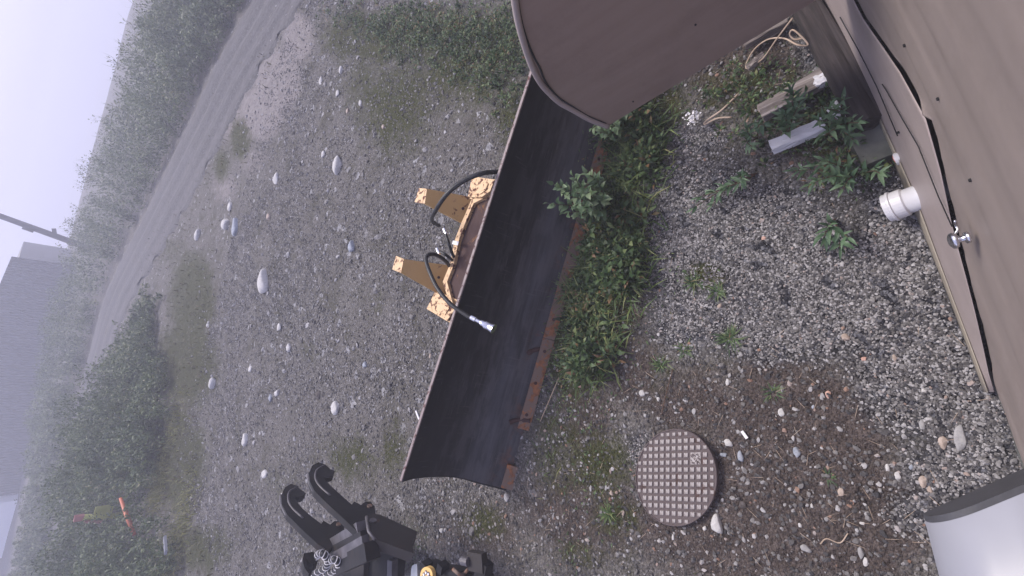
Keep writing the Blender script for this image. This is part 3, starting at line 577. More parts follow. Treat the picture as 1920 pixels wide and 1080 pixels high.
# half-seen hydraulic unit at the bottom edge, with the paw badge
z2 = lambda x, y: (740 + x * .11458, 1000 + y * .11458)
hu = thing('hydraulic_unit', 'dark hydraulic unit with a round amber paw badge at the bottom edge', 'machine part', at(810, 1085, .35))
ZU = .62
def up(q, z_=ZU): return at(*z2(*q), z_)
poly_plate('grey_bracket', [up(q) for q in ((270, 590), (285, 530), (320, 508), (365, 505), (380, 900), (250, 900))], (0, 0, -.03), M_grey_steel, hu)
poly_plate('main_body', [up(q, ZU - .035) for q in ((370, 505), (480, 500), (520, 520), (600, 560), (640, 590), (950, 610), (1040, 650), (1060, 1000), (360, 1000))], (0, 0, -.12), M_iron, hu, .008)
for q in ((520, 530), (790, 560)):
    P = up(q, ZU - .03); bm = bmesh.new(); add_box(bm, P, (1, 0, .1), .06, .05, .07); bm2('port_block', bm, M_iron, hu, bevel=.006)
bc = up((517, 690), ZU + .012); bx = up((620, 690), ZU + .012) - bc; by = up((517, 832), ZU + .012) - bc
def badge(name, c, fx, fy, n_, zoff, mat, th):
    pts = [c + bx * fx * math.cos(a) + by * fy * math.sin(a) + np.array([0, 0, zoff]) for a in np.linspace(0, 2 * math.pi, n_, endpoint=False)]
    return poly_plate(name, pts, (0, 0, th), mat, hu, 0)
badge('badge', bc, 1, 1, 40, -.03, M_amber, .03)
for i, (fx, fy) in enumerate(((-.36, -.12), (-.02, -.36), (.36, -.2), (.58, .2), (-.5, .2))):
    badge('badge_toe_dark', bc + bx * fx + by * fy, .21, .25, 16, .0012, M_darkpad, .001); badge('badge_toe', bc + bx * (fx - .02) + by * (fy + .03), .13, .17, 14, .0025, M_whiteprint, .001)  # dark print behind each white toe
badge('badge_pad', bc + bx * .0 + by * .42, .42, .34, 22, .0012, M_darkpad, .001); badge('badge_pad_centre', bc + by * .5, .24, .22, 18, .0026, M_whiteprint, .001)
P = up((1160, 455), .60); q_ = up((1400, 500), .60); dv_ = (q_ - P) / np.linalg.norm(q_ - P)
bm = bmesh.new(); add_box(bm, P + dv_ * .08 + np.array([0, 0, -.03]), dv_, .13, .11, .05); bm2('cylinder_lug', bm, M_ironbrown, hu, bevel=.012)
bm = bmesh.new(); add_tube(bm, [P - dv_ * .03, P + dv_ * .03], .028, 16); bm2('port_sleeve', bm, M_ironedge, hu)
bm = bmesh.new(); add_tube(bm, [P - dv_ * .033, P - dv_ * .02], .016, 14); bm2('port_hole', bm, M_flatblack, hu)
tube_obj('feed_hose', smooth_path([up(q, z_) for q, z_ in (((960, 590), .58), ((1020, 640), .60), ((1090, 680), .58), ((1150, 650), .55), ((1200, 590), .55))], 6), .012, M_rust, hu, 8)
e0, e1_ = up((700, 900), ZU - .1), up((1450, 900), .55)
box_obj('rear_arm', e0, e1_, .10, .08, M_iron, hu); box_obj('lug_arm', P + dv_ * .13 + np.array([0, 0, -.05]), up((1400, 900), .55), .09, .07, M_iron, hu)
box_obj('stand', up((500, 1150), ZU - .1), np.array([*up((500, 1150), ZU)[:2], 0]), .16, .16, M_iron, hu)

# ------------------------------------------------------------------ manhole cover
mc = gp(1268, 892); ua = (at(1343, 892) - at(1192, 892)) / 2; vb = (at(1268, 982) - at(1268, 801)) / 2
mh = thing('manhole_cover', 'round rusty cast iron manhole cover with a grid of square studs', 'manhole cover', (*mc[:2], 0))
base = np.array([*mc[:2], 0.])
bm = bmesh.new(); add_prism(bm, [base + ua * math.cos(a) + vb * math.sin(a) + np.array([0, 0, -.02]) for a in np.linspace(0, 2 * math.pi, 72, endpoint=False)], (0, 0, .052)); bm2('cover_plate', bm, M_cast, mh, bevel=.003)
bm = bmesh.new(); add_tube(bm, [base + ua * .985 * math.cos(a) + vb * .985 * math.sin(a) + np.array([0, 0, .032]) for a in np.linspace(0, 2 * math.pi, 73)], .005, 6, cap=False); bm2('rim', bm, M_cast, mh, smooth=True)
stm = None; sz_ = .305
for i in range(-6, 7):
    for j in range(-6, 7):
        fx, fy = i * .148, j * .148
        if math.hypot(fx, fy) > .955 or (i in (3, 4) and j in (-3, -2)): continue
        if stm is None:
            bm = bmesh.new(); pts = [ua * .148 * sz_ * a + vb * .148 * sz_ * b for a, b in ((-1, -1), (1, -1), (1, 1), (-1, 1))]; add_prism(bm, pts, (0, 0, .007))
            bmesh.ops.bevel(bm, geom=bm.edges[:], offset=.0015, segments=1, affect='EDGES'); bmesh.ops.recalc_face_normals(bm, faces=bm.faces)
            stm = bpy.data.meshes.new('stud'); bm.to_mesh(stm); bm.free(); stm.materials.append(M_stud)
        o = link('stud', stm, mh); o.location = base + ua * fx + vb * fy + np.array([0, 0, .031]); o.rotation_euler = (0, 0, random.uniform(-.02, .02))
        if math.hypot(fx, fy) > .88: o.scale = (.8, .8, .8)
c = base + ua * 3.5 * .148 + vb * -2.5 * .148 + np.array([0, 0, .0315])
poly_plate('cast_panel', [c + ua * .12 * a + vb * .12 * b for a, b in ((-1, -1), (1, -1), (1, 1), (-1, 1))], (0, 0, .004), M_stud, mh, .001)
random.seed(5)
bm = bmesh.new()
for k in range(26):
    p = c + ua * random.uniform(-.1, .1) + vb * random.uniform(-.1, .1) + np.array([0, 0, .0045]); add_box(bm, p, (random.random() - .5, random.random() - .5, 0), .010, .004, .004)
bm2('cast_relief', bm, M_cast, mh)

# ------------------------------------------------------------------ stones one can tell apart
SC = dict(w=mat_stone('white_stone', (.36, .345, .335), (.56, .545, .535)), g=mat_stone('grey_stone', (.2, .195, .2), (.36, .35, .35)), b=mat_stone('blue_grey_stone', (.19, .21, .25), (.36, .38, .43)),
          t=mat_stone('tan_stone', (.26, .2, .16), (.46, .38, .33)), p=mat_stone('pink_stone', (.42, .24, .19), (.58, .38, .31)), d=mat_stone('dark_stone', (.05, .042, .042), (.10, .085, .08)))
SM = []
for v in range(10):
    bm = bmesh.new(); bmesh.ops.create_icosphere(bm, subdivisions=3, radius=1)
    pl_ = [(Vector(rng.normal(0, 1, 3)).normalized(), rng.uniform(.5, .82)) for _ in range(9)]
    for vt in bm.verts:
        for n_, dd in pl_:
            k = vt.co.dot(n_) - dd
            if k > 0: vt.co -= n_ * k * .85
        vt.co *= 1 + .05 * math.sin(5 * vt.co.x + v) * math.sin(4 * vt.co.y + 2 * v) + .025 * math.sin(13 * vt.co.x + 9 * vt.co.z) * math.sin(12 * vt.co.y + v)
    me = bpy.data.meshes.new('stone'); bm.to_mesh(me); bm.free(); me.polygons.foreach_set('use_smooth', np.full(len(me.polygons), True)); SM.append(me)
STONES = [
 (1802,820,17,28,'g','large grey angular rock by the foot of the tan wall'), (1768,831,12,14,'t','tan rock touching the large grey rock near the wall'),
 (1345,984,15,23,'w','flat white wedge-shaped stone just below the manhole cover'), (1322,991,6,6,'w','round white pebble between the white wedge stone and the manhole cover'),
 (1392,946,9,9,'d','round dark brown stone to the right of the manhole cover'), (1366,831,11,9,'w','cream and grey stone at the upper right of the manhole cover'),
 (1388,857,8,14,'b','splintered blue-grey stone right of the manhole cover'), (1357,853,9,6,'b','small flat bluish stone touching the manhole cover on the right'), (1494,848,11,12,'b','round blue-grey stone alone on the brown dirt'),
 (1577,922,11,10,'t','triangular beige stone on the bare brown dirt'), (1684,892,9,9,'w','blocky white stone amid the dirt near the gravel edge'),
 (1731,904,11,13,'t','rounded brownish-grey stone beside a smaller beige one above the pale housing'), (1744,919,8,8,'t','smaller beige stone tucked under the rounded brownish-grey one'),
 (1709,876,7,7,'b','small grey stone in a pair above the blocky white stone'), (1720,868,5,7,'t','small beige stone leaning on a small grey one'), (1664,878,6,9,'w','narrow white stone left of the blocky white stone'),
 (1510,1029,15,9,'g','flat oblong grey stone near the bottom edge of the dirt'), (1617,981,7,7,'w','small white stone halfway between oblong grey stone and pale housing'),
 (1614,1037,9,14,'g','splintered grey stone near the bottom edge'), (1623,1053,8,11,'w','whitish stone just under the splintered grey stone at the bottom'),
 (1466,773,9,9,'w','white kidney-shaped stone on brown dirt above the blue-grey round stone'), (1553,740,7,8,'p','peach pink stone on the border of dirt and gravel'),
 (1541,745,5,8,'g','slim grey stone beside the peach pink stone'), (1525,763,5,5,'b','small bluish stone below the slim grey one'), (1731,733,7,8,'w','white heart-shaped stone in the pale gravel near the wall'), (1729,798,8,12,'g','dull grey stone half sunk in gravel left of the large rock'),
 (1585,633,12,9,'t','tan double-lobed stone standing on the pale gravel'), (1620,673,7,6,'p','orange-pink stone in gravel right below the tan double-lobed stone'), (1677,671,7,8,'t','beige flat stone in the gravel level with the orange-pink one'),
 (1364,716,6,8,'w','oval white stone between two green rosette plants'), (1205,737,8,7,'w','white stone in weeds above the manhole cover'), (1234,749,4,5,'w','little white stone right of the white stone in the weeds'),
 (1086,719,8,12,'p','pinkish beige stone beside the rusty cutting edge'), (1350,574,7,6,'t','beige pebble above the biggest green rosette plant'), (1431,447,6,6,'p','bright pink stone alone in the pale gravel'),
 (1500,985,5,6,'w','white chip on the dirt left of the small white stone'), (1522,949,4,6,'w','twin-tipped white chip on brown dirt under the triangular beige stone'),
 (828,995,6,7,'w','round egg-like pale stone between coupler and blade'), (950,933,6,10,'w','white stone touching the lower corner of the black blade'), (1262,1007,4,7,'w','white tooth-like stone under the manhole cover'),
 (630,764,10,15,'w','round whitish boulder alone in the lower middle of the yard'), (597,741,6,9,'d','dark stone left of the round whitish boulder'), (496,530,11,30,'w','largest long white boulder in the yard left of the yellow brackets'),
 (634,310,11,20,'w','large slanted white stone above the yellow brackets'), (517,334,6,13,'w','slanted white stone left of the large slanted one'), (607,290,5,8,'w','small white stone just above the large slanted one'),
 (504,407,4,8,'t','cream stone in the yard right of the blue-white cluster'), (371,441,7,9,'w','bright white stone by the verge of the gravel road'), (424,421,7,13,'w','bluish white stone, left one of the cluster near the road'),
 (441,424,7,20,'b','long blue-grey stone in the cluster near the road'), (432,387,5,8,'w','whitish stone above the cluster near the road'), (540,478,4,6,'g','little grey stone above the largest long white boulder'), (660,463,8,14,'b','smooth blue-grey stone left of the lower yellow bracket'),
 (400,718,7,12,'w','bright white stone near the brown weeds on the left'), (390,608,3,8,'w','narrow bright white stone on the brown verge at left'), (525,614,5,10,'w','upright white stone below the largest white boulder'), (542,653,5,11,'w','lower white stone below the upright white one'),
 (520,737,7,9,'w','pale blocky stone paired with a narrow one at yard centre-left'), (508,746,4,9,'b','narrow bluish stone paired with the pale blocky one'), (460,823,7,15,'w','triangular white stone in the lower left of the yard'), (497,888,8,9,'w','rounded cream stone above the hook coupler'),
 (529,936,5,13,'w','pale stone hidden behind the lower black hook'), (685,684,6,7,'b','blue-grey stone in the yard left of the blade'), (640,131,5,8,'w','brightest white stone on the mossy ground at the top'), (601,151,4,9,'w','narrow white stone left of the brightest one at the top'),
 (634,176,5,8,'w','white stone in the row below the brightest one at the top'), (676,194,4,8,'w','whitish stone in moss right of the row at the top'), (652,208,4,6,'t','cream stone ending the row of white stones at the top'), (719,238,4,6,'t','pale stone deep in the brown moss at the top'),
 (807,667,4,6,'t','cream pebble close to the blade edge under the yellow pad'), (470,691,5,6,'w','small white stone in the left middle of the yard'), (1168,962,4,6,'t','cream pebble beside the weeds left of the manhole cover'), (1147,925,5,6,'t','brownish beige stone in the weeds left of the manhole cover')]
for i, (x, y, rx, ry, c_, lab) in enumerate(STONES):
    P = gp(x, y); A = (at(x + rx, y) - at(x - rx, y)) / 2; B = (at(x, y + ry) - at(x, y - ry)) / 2
    lb = np.linalg.norm(B); bd = B / lb; pd_ = np.array([-bd[1], bd[0], 0]); la = max(abs(A @ pd_), .3 * lb) * (.95 if x > 900 else .75)
    lb *= .93; la *= .9; hgt = .6 * min(la, lb); me = SM[i % 10].copy(); me.materials.append(SC[c_])
    o = link('stone', me); P = at(x, y, float(gz(P[0], P[1])) + hgt * .18); o.location = P
    o.rotation_euler = (0, 0, math.atan2(bd[1], bd[0])); o.scale = (lb, la, hgt); tag(o, lab, 'stone', 'loose stones in the yard')
random.seed(3)
for q1, q2, w_, lab in (((1391, 808), (1401, 822), .016, 'white splinter of wood lying on the dirt above the manhole cover'), ((780, 770), (786, 786), .018, 'white wood sliver leaning by the lower left blade edge')):
    a_, b_ = gp(*q1, .012), gp(*q2, .012); o = box_obj('wood_splinter', a_, b_, w_, .012, M_whiteprint, None, .003); tag(o, lab, 'wood splinter')

# ------------------------------------------------------------------ gravel and pebbles (stuff, one geometry-nodes object)
def scatter(n, x0, x1, y0, y1):
    Pw = np.stack([rng.uniform(x0, x1, n), rng.uniform(y0, y1, n), np.zeros(n)], 1)
    a_, b_, k_ = pr(Pw); ok = (k_ > .1) & (a_ > 200) & (a_ < 1990) & (b_ > -60) & (b_ < 1150)
    ok &= ~(((Pw[:, :2] - W0[:2]) @ nw[:2]) < .0)
    return Pw[ok], a_[ok], b_[ok]
sets = []
def keep(P, mask, smin, smax, tlo, thi, pw=1.0, flat=.7):
    P = P[mask]; n = len(P); s = smin + (smax - smin) * rng.random(n) ** 2.2
    t = tlo + (thi - tlo) * rng.random(n) ** pw; P[:, 2] = gz(P[:, 0], P[:, 1]) + s * .1
    sets.append((P, s, t))
P, a_, b_ = scatter(380000, -1.6, 2.6, -.8, 2.6); g = blobs(a_, b_, G_GRAV); ms = blobs(a_, b_, G_MOSS)
keep(P, rng.random(len(P)) < np.clip(g * 1.7 - .55, 0, 1) * (1 - .6 * ms), .0034, .008, .0, .955, .75)
P, a_, b_ = scatter(70000, -3.4, 2.6, -.8, 2.9); g = blobs(a_, b_, G_GRAV); ms = blobs(a_, b_, G_MOSS)
keep(P, rng.random(len(P)) < np.clip(.75 - .6 * g - .45 * ms, .04, 1), .0025, .0125, .05, .985, 1.35)
P, a_, b_ = scatter(220000, -5.5, 5, 2.2, 10.5); ms = blobs(a_, b_, G_MOSS); pl_ = blobs(a_, b_, G_PALE); dist = np.hypot(P[:, 0], P[:, 1])
keep(P, (a_ < 990) & (rng.random(len(P)) < np.clip(.9 - .75 * ms - .7 * pl_, .03, 1) * np.clip(.65 + .5 * np.sin(P[:, 0] * 2.3 + 1.1 * np.sin(P[:, 1] * 1.9)) * np.sin(P[:, 1] * 1.7 + P[:, 0]), .15, 1)), .004, .0145, .1, .92, 1.4)
P, a_, b_ = scatter(4200, -5.5, 5, 2.2, 12); ms = blobs(a_, b_, G_MOSS)
keep(P, (a_ < 900) & (rng.random(len(P)) < np.clip(.8 - .7 * ms, .05, 1)), .010, .032, .35, .93, .9)
Pg = np.concatenate([s[0] for s in sets]); sg = np.concatenate([s[1] for s in sets]); tg = np.concatenate([s[2] for s in sets]); ng = len(Pg)
me = bpy.data.meshes.new('gravel'); me.vertices.add(ng); me.vertices.foreach_set('co', Pg.astype(np.float32).ravel())
def fattr(nm, ty, data, key): a = me.attributes.new(nm, ty, 'POINT'); a.data.foreach_set(key, np.asarray(data).ravel())
fattr('tint', 'FLOAT', tg.astype(np.float32), 'value')
fattr('psize', 'FLOAT_VECTOR', (sg[:, None] * np.stack([rng.uniform(.8, 1.5, ng), rng.uniform(.7, 1.1, ng), rng.uniform(.45, .8, ng)], 1)).astype(np.float32), 'vector')
fattr('prot', 'FLOAT_VECTOR', np.stack([rng.normal(0, .25, ng), rng.normal(0, .25, ng), rng.uniform(0, 6.28, ng)], 1).astype(np.float32), 'vector')
fattr('pidx', 'INT', rng.integers(0, 5, ng).astype(np.int32), 'value')
gr = link('gravel', me); tag(gr, kind='stuff')
gnt = bpy.data.node_groups.new('gravel', 'GeometryNodeTree')
gnt.interface.new_socket('Geometry', in_out='INPUT', socket_type='NodeSocketGeometry'); gnt.interface.new_socket('Geometry', in_out='OUTPUT', socket_type='NodeSocketGeometry')
N_ = gnt.nodes.new; Lk = gnt.links.new
gi, go = N_('NodeGroupInput'), N_('NodeGroupOutput'); g2i = N_('GeometryNodeGeometryToInstance')
for v in range(5):
    ic = N_('GeometryNodeMeshIcoSphere'); ic.inputs['Radius'].default_value = 1; ic.inputs['Subdivisions'].default_value = 2
    nz_ = N_('ShaderNodeTexNoise'); nz_.inputs['Scale'].default_value = .9; nz_.noise_dimensions = '4D'; nz_.inputs['W'].default_value = v * 3.7
    sub = N_('ShaderNodeVectorMath'); sub.operation = 'SUBTRACT'; sub.inputs[1].default_value = (.5, .5, .5)
    scl = N_('ShaderNodeVectorMath'); scl.operation = 'SCALE'; scl.inputs['Scale'].default_value = 2.1
    Lk(nz_.outputs['Color'], sub.inputs[0]); Lk(sub.outputs[0], scl.inputs[0])
    sp_ = N_('GeometryNodeSetPosition'); Lk(ic.outputs['Mesh'], sp_.inputs['Geometry']); Lk(scl.outputs[0], sp_.inputs['Offset'])
    sm_ = N_('GeometryNodeSetMaterial'); sm_.inputs['Material'].default_value = MP; Lk(sp_.outputs[0], sm_.inputs['Geometry']); Lk(sm_.outputs[0], g2i.inputs[0])
def named(nm, ty): x = N_('GeometryNodeInputNamedAttribute'); x.data_type = ty; x.inputs['Name'].default_value = nm; return x.outputs['Attribute']
iop = N_('GeometryNodeInstanceOnPoints'); iop.inputs['Pick Instance'].default_value = True
e2r = N_('FunctionNodeEulerToRotation'); Lk(named('prot', 'FLOAT_VECTOR'), e2r.inputs[0])
Lk(gi.outputs[0], iop.inputs['Points']); Lk(g2i.outputs[0], iop.inputs['Instance']); Lk(named('pidx', 'INT'), iop.inputs['Instance Index'])
Lk(e2r.outputs[0], iop.inputs['Rotation']); Lk(named('psize', 'FLOAT_VECTOR'), iop.inputs['Scale']); Lk(iop.outputs[0], go.inputs[0])
md = gr.modifiers.new('gn', 'NODES'); md.node_group = gnt

# ------------------------------------------------------------------ vegetation
def leaves_mesh(name, P, D, L, Wd, tint, mat, curl=.25):
    """one folded leaf per row: base P, direction D, length L, width Wd (6 verts, 2 quads)"""
    n = len(P); D = D / np.linalg.norm(D, axis=1, keepdims=True); up = rng.normal(0, .45, (n, 3)) + np.array([0, 0, 1.])
    Sx = np.cross(D, up); Sx /= np.linalg.norm(Sx, axis=1, keepdims=True) + 1e-9; U = np.cross(Sx, D)
    L = L[:, None]; Wd = Wd[:, None]
    mid = P + D * L * .5 + U * L * curl * .4; tip = P + D * L - U * L * curl * .25
    V = np.stack([P, mid - Sx * Wd * .5, mid + Sx * Wd * .5, tip], 1).reshape(-1, 3); i = np.arange(n)[:, None] * 4
    Fq = np.concatenate([i + np.array([[0, 1, 2]]), i + np.array([[1, 3, 2]])], 0)
    return npmesh(name, V, Fq, mat, False, dict(tint=np.repeat(tint, 4)))
def blades_mesh(name, P, D, L, Wd, tint, mat, droop=.5):
    n = len(P); D = D / np.linalg.norm(D, axis=1, keepdims=True); hz = D.copy(); hz[:, 2] = 0; hz += 1e-6
    hz /= np.linalg.norm(hz, axis=1, keepdims=True); Sx = np.stack([-hz[:, 1], hz[:, 0], np.zeros(n)], 1); L = L[:, None]; Wd = Wd[:, None]
    p1_ = P + D * L * .5; p2_ = p1_ + (D * (1 - droop * .7) + hz * droop * .7 - np.array([0, 0, droop * .6])) * L * .5
    V = np.stack([P - Sx * Wd * .5, P + Sx * Wd * .5, p1_ + Sx * Wd * .45, p1_ - Sx * Wd * .45, p2_], 1).reshape(-1, 3); i = np.arange(n)[:, None] * 5
    Fq = np.concatenate([i + np.array([[0, 1, 2]]), i + np.array([[0, 2, 3]]), i + np.array([[3, 2, 4]])], 0)
    return npmesh(name, V, Fq, mat, False, dict(tint=np.repeat(tint, 5)))
def rdir(n, zmin, zmax):
    a = rng.uniform(0, 2 * np.pi, n); z = rng.uniform(zmin, zmax, n); r = np.sqrt(np.clip(1 - z * z, 0, 1)); return np.stack([r * np.cos(a), r * np.sin(a), z], 1)
# low weeds: broad leaves and fine moss tufts
W_GREEN = [(1130, 300, 70, 90, 1), (1150, 470, 75, 90, 1), (1110, 620, 65, 90, 1), (1090, 730, 60, 70, .8), (1200, 400, 40, 60, .6), (1190, 560, 50, 50, .55), (820, 60, 150, 60, .7), (1480, 180, 70, 60, .6), (1250, 230, 50, 40, .6), (900, 60, 90, 50, 1), (960, 130, 40, 70, .8), (830, 90, 60, 40, .6), (940, 30, 80, 30, 1), (1120, 470, 60, 60, .9), (1150, 400, 50, 60, .9), (1100, 560, 60, 70, 1), (1080, 680, 45, 80, .9), (1180, 320, 35, 60, .9), (1190, 230, 60, 40, 1), (1160, 620, 60, 50, .6),
           (1310, 525, 36, 24, .7), (1120, 900, 55, 50, .55), (1150, 960, 35, 30, .6), (1050, 800, 40, 60, .4), (1210, 170, 60, 50, .6), (1420, 140, 60, 40, .5), (1350, 190, 60, 40, .4), (1560, 240, 60, 70, .6), (1500, 230, 70, 60, .4), (1620, 320, 40, 30, .7), (780, 1020, 20, 40, .9), (1100, 1030, 60, 40, .3), (720, 130, 60, 60, .35)]
P, a_, b_ = scatter(150000, -3.6, 3.4, -.4, 5.6); w = blobs(a_, b_, W_GREEN); ok = rng.random(len(P)) < w ** 1.5 * .5
P = P[ok]; ww = w[ok]; n = len(P); hh = rng.random(n) ** 1.3 * .2 * ww; P[:, 2] = gz(P[:, 0], P[:, 1]) + hh
dist = np.hypot(P[:, 0], P[:, 1])
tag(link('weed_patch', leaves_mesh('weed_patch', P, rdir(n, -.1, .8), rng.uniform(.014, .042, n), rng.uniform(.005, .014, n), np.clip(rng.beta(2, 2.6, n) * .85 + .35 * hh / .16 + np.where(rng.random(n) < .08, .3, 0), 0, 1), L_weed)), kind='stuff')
P, a_, b_ = scatter(110000, -5.5, 5.5, -.4, 11.5); w = np.maximum(blobs(a_, b_, G_MOSS), .10 * (a_ > 950) * blobs(a_, b_, [(1080, 820, 150, 260, 1)]) * 3)
ok = rng.random(len(P)) < w ** 1.8 * .6; P = P[ok]; n = len(P); P[:, 2] = gz(P[:, 0], P[:, 1]) - .002
tag(link('moss_tufts', blades_mesh('moss_tufts', P, rdir(n, .15, .95), rng.uniform(.012, .045, n), rng.uniform(.003, .008, n), np.clip(rng.beta(2, 2.2, n), 0, 1), L_moss)), kind='stuff')
P, a_, b_ = scatter(60000, -3.4, 3.4, -.2, 5.0); w = blobs(a_, b_, [(1120, 450, 40, 150, 1), (1070, 560, 30, 60, 1), (1060, 700, 30, 80, .8), (950, 60, 60, 60, .7), (1200, 220, 50, 50, .6), (1400, 180, 90, 70, .4), (1040, 840, 30, 90, .5)])
ok = rng.random(len(P)) < w ** 2 * .5; P = P[ok]; n = len(P); P[:, 2] = gz(P[:, 0], P[:, 1]) - .003
tag(link('short_grass', blades_mesh('short_grass', P, rdir(n, .3, .98), rng.uniform(.05, .15, n), rng.uniform(.003, .006, n), np.clip(rng.beta(2, 2.4, n), 0, 1), L_grass)), kind='stuff')

Pw = np.stack([rng.uniform(-18, 6, 90000), rng.uniform(6, 24, 90000), np.zeros(90000)], 1); a_, b_, k_ = pr(Pw); w = blobs(a_, b_, [(360, 560, 50, 100, 1), (345, 680, 60, 110, 1), (330, 800, 40, 90, 1), (330, 900, 60, 100, 1), (370, 1030, 70, 70, .9), (450, 260, 22, 45, .9), (415, 310, 22, 40, .8), (330, 470, 40, 50, .7), (620, 60, 40, 60, .5), (565, 60, 14, 40, .5), (500, 140, 14, 50, .6), (430, 265, 16, 40, .7), (385, 345, 18, 40, .7), (340, 430, 20, 40, .8), (300, 490, 20, 40, .8)])
ok = (a_ > 0) & (b_ > -40) & (b_ < 1130) & (rng.random(len(Pw)) < w ** 1.6 * .6); Pw = Pw[ok]; n = len(Pw); Pw[:, 2] = gz(Pw[:, 0], Pw[:, 1])
tag(link('verge_weeds', blades_mesh('verge_weeds', Pw, rdir(n, .2, .95), rng.uniform(.05, .17, n), rng.uniform(.008, .02, n), np.clip(rng.beta(2, 2, n), 0, 1), L_moss)), kind='stuff')
# brush beyond the road and between road and yard
def brush(bases, hts, nl, mat, name, ls=(.05, .11), spread=.32, cl=1., tv=.17, jit=0.):
    bases = bases + np.concatenate([rng.normal(0, jit + 1e-6, (len(bases), 2)), np.zeros((len(bases), 1))], 1)
    Pl, Dl, Ll, Tl = [], [], [], []
    n = len(bases); lean = rng.normal(0, .16, (n, 2)); bx_, by_ = bases[:, 0] / cl, bases[:, 1] / cl
    cn = np.sin(1.7 * bx_ + 1.3 * np.sin(1.1 * by_)) * np.sin(1.5 * by_ + 1.2 * np.sin(1.3 * bx_)); hts = hts * (1 + .28 * cn); tn = rng.normal(0, .11, n) + .16 * np.sin(2.3 * bx_ + 2 * np.sin(by_ * 1.9))
    for k in range(nl):
        u = rng.random(n) ** .7; r = spread * (1 - .75 * u) * hts * rng.random(n) ** .5; a = rng.uniform(0, 6.28, n)
        Q = bases.copy(); Q[:, 0] += lean[:, 0] * u * hts + r * np.cos(a); Q[:, 1] += lean[:, 1] * u * hts + r * np.sin(a); Q[:, 2] += u * hts
        d = np.stack([np.cos(a) * .8, np.sin(a) * .8, rng.uniform(.0, 1.2, n)], 1)
        Pl.append(Q); Dl.append(d); Ll.append(rng.uniform(*ls, n)); Tl.append(np.clip(.42 + tn + rng.normal(0, tv, n), 0, 1))
    for k in range(2):                      # bare twig tips
        Q = bases.copy(); Q[:, :2] += lean * hts[:, None] * .9 + rng.normal(0, .05, (n, 2)); Q[:, 2] += hts * .8
        Pl.append(Q); Dl.append(np.stack([rng.normal(0, .25, n), rng.normal(0, .25, n), np.ones(n)], 1)); Ll.append(hts * rng.uniform(.15, .38, n)); Tl.append(np.full(n, .35))
    P = np.concatenate(Pl); L = np.concatenate(Ll); Wd = np.where(L > ls[1] + .001, .012, L * rng.uniform(.28, .5, len(L)))
    return tag(link(name, leaves_mesh(name, P, np.concatenate(Dl), L, Wd, np.concatenate(Tl), mat)), kind='stuff')
def strip(n, path, t0, t1):
    path = np.array(path); k = rng.uniform(0, len(path) - 1.001, n); i = k.astype(int); f = (k - i)[:, None]
    P = path[i] * (1 - f) + path[i + 1] * f; d = path[i + 1] - path[i]; nn = np.stack([-d[:, 1], d[:, 0], np.zeros(n)], 1); nn /= np.linalg.norm(nn, axis=1, keepdims=True)
    t = rng.uniform(t0, t1, n); s = np.sign(nn[:, 1:2]); P = P + nn * s * t[:, None]; P[:, 2] = gz(P[:, 0], P[:, 1]); return P, t
P, t = strip(3600, rf, .2, 8); brush(P, np.clip(.35 + t * .3, .3, 1.25) * np.interp(P[:, 0], [-18, -7], [.45, 1.]) * rng.uniform(.8, 1.2, len(P)), 46, L_brush, 'roadside_brush', (.06, .15))
PB = [(285, 560), (300, 640), (318, 720), (322, 790), (300, 880), (300, 980), (345, 1090), (300, 1160), (178, 1160), (180, 1000), (190, 880), (212, 770), (240, 660), (262, 590)]
def inpoly(x, y, poly):
    r = np.zeros(len(x), bool); m = len(poly)
    for i in range(m):
        (x1, y1), (x2, y2) = poly[i], poly[(i + 1) % m]
        c = ((y1 > y) != (y2 > y)) & (x < (x2 - x1) * (y - y1) / (y2 - y1 + 1e-12) + x1); r ^= c
    return r
n = 26000; Pw = np.stack([rng.uniform(-26, 0, n), rng.uniform(6, 28, n), np.zeros(n)], 1); a_, b_, k_ = pr(Pw); ok = inpoly(a_, b_, PB); ok &= ~((a_ > 203) & (a_ < 305) & (b_ > 925) & (b_ < 1012) & (rng.random(n) < .96)); Pw = Pw[ok][:3000]; a_ = a_[ok][:3000]
Pw[:, 2] = gz(Pw[:, 0], Pw[:, 1]); brush(Pw, np.clip(.2 + (335 - a_) / 140, .25, 1.1) * np.clip((b_[ok][:3000] - 565) / 160, .3, 1) * rng.uniform(.75, 1.2, len(Pw)), 46, L_brush, 'verge_brush', (.045, .12), jit=.35)

def pixbases(n, poly, x0, x1, y0, y1):
    Pw = np.stack([rng.uniform(x0, x1, n * 12), rng.uniform(y0, y1, n * 12), np.zeros(n * 12)], 1); a_, b_, k_ = pr(Pw); ok = inpoly(a_, b_, poly) & (((Pw[:, :2] - W0[:2]) @ nw[:2]) > .05)
    Pw = Pw[ok][:n]; Pw[:, 2] = gz(Pw[:, 0], Pw[:, 1]) - .004; return Pw
Q = pixbases(900, [(1160, 235), (1215, 215), (1225, 300), (1210, 420), (1180, 560), (1130, 680), (1090, 700), (1078, 680), (1098, 600), (1125, 450), (1150, 330)], -1, 3, .8, 2.6)
Q = Q[rng.random(len(Q)) < np.clip(.2 + .7 * np.sin(Q[:, 0] * 8 + 2 * np.sin(Q[:, 1] * 7)) * np.sin(Q[:, 1] * 9 + 1), .06, 1)]
brush(Q, rng.uniform(.03, .28, len(Q)) ** 1.25, 20, L_weed, 'blade_weeds', (.025, .085), .6, .12, .26, .05)
nb_ = 1900; Pb = Q[rng.integers(0, len(Q), nb_)] + np.concatenate([rng.normal(0, .07, (nb_, 2)), np.zeros((nb_, 1))], 1); Pb[:, 2] = gz(Pb[:, 0], Pb[:, 1]) - .004
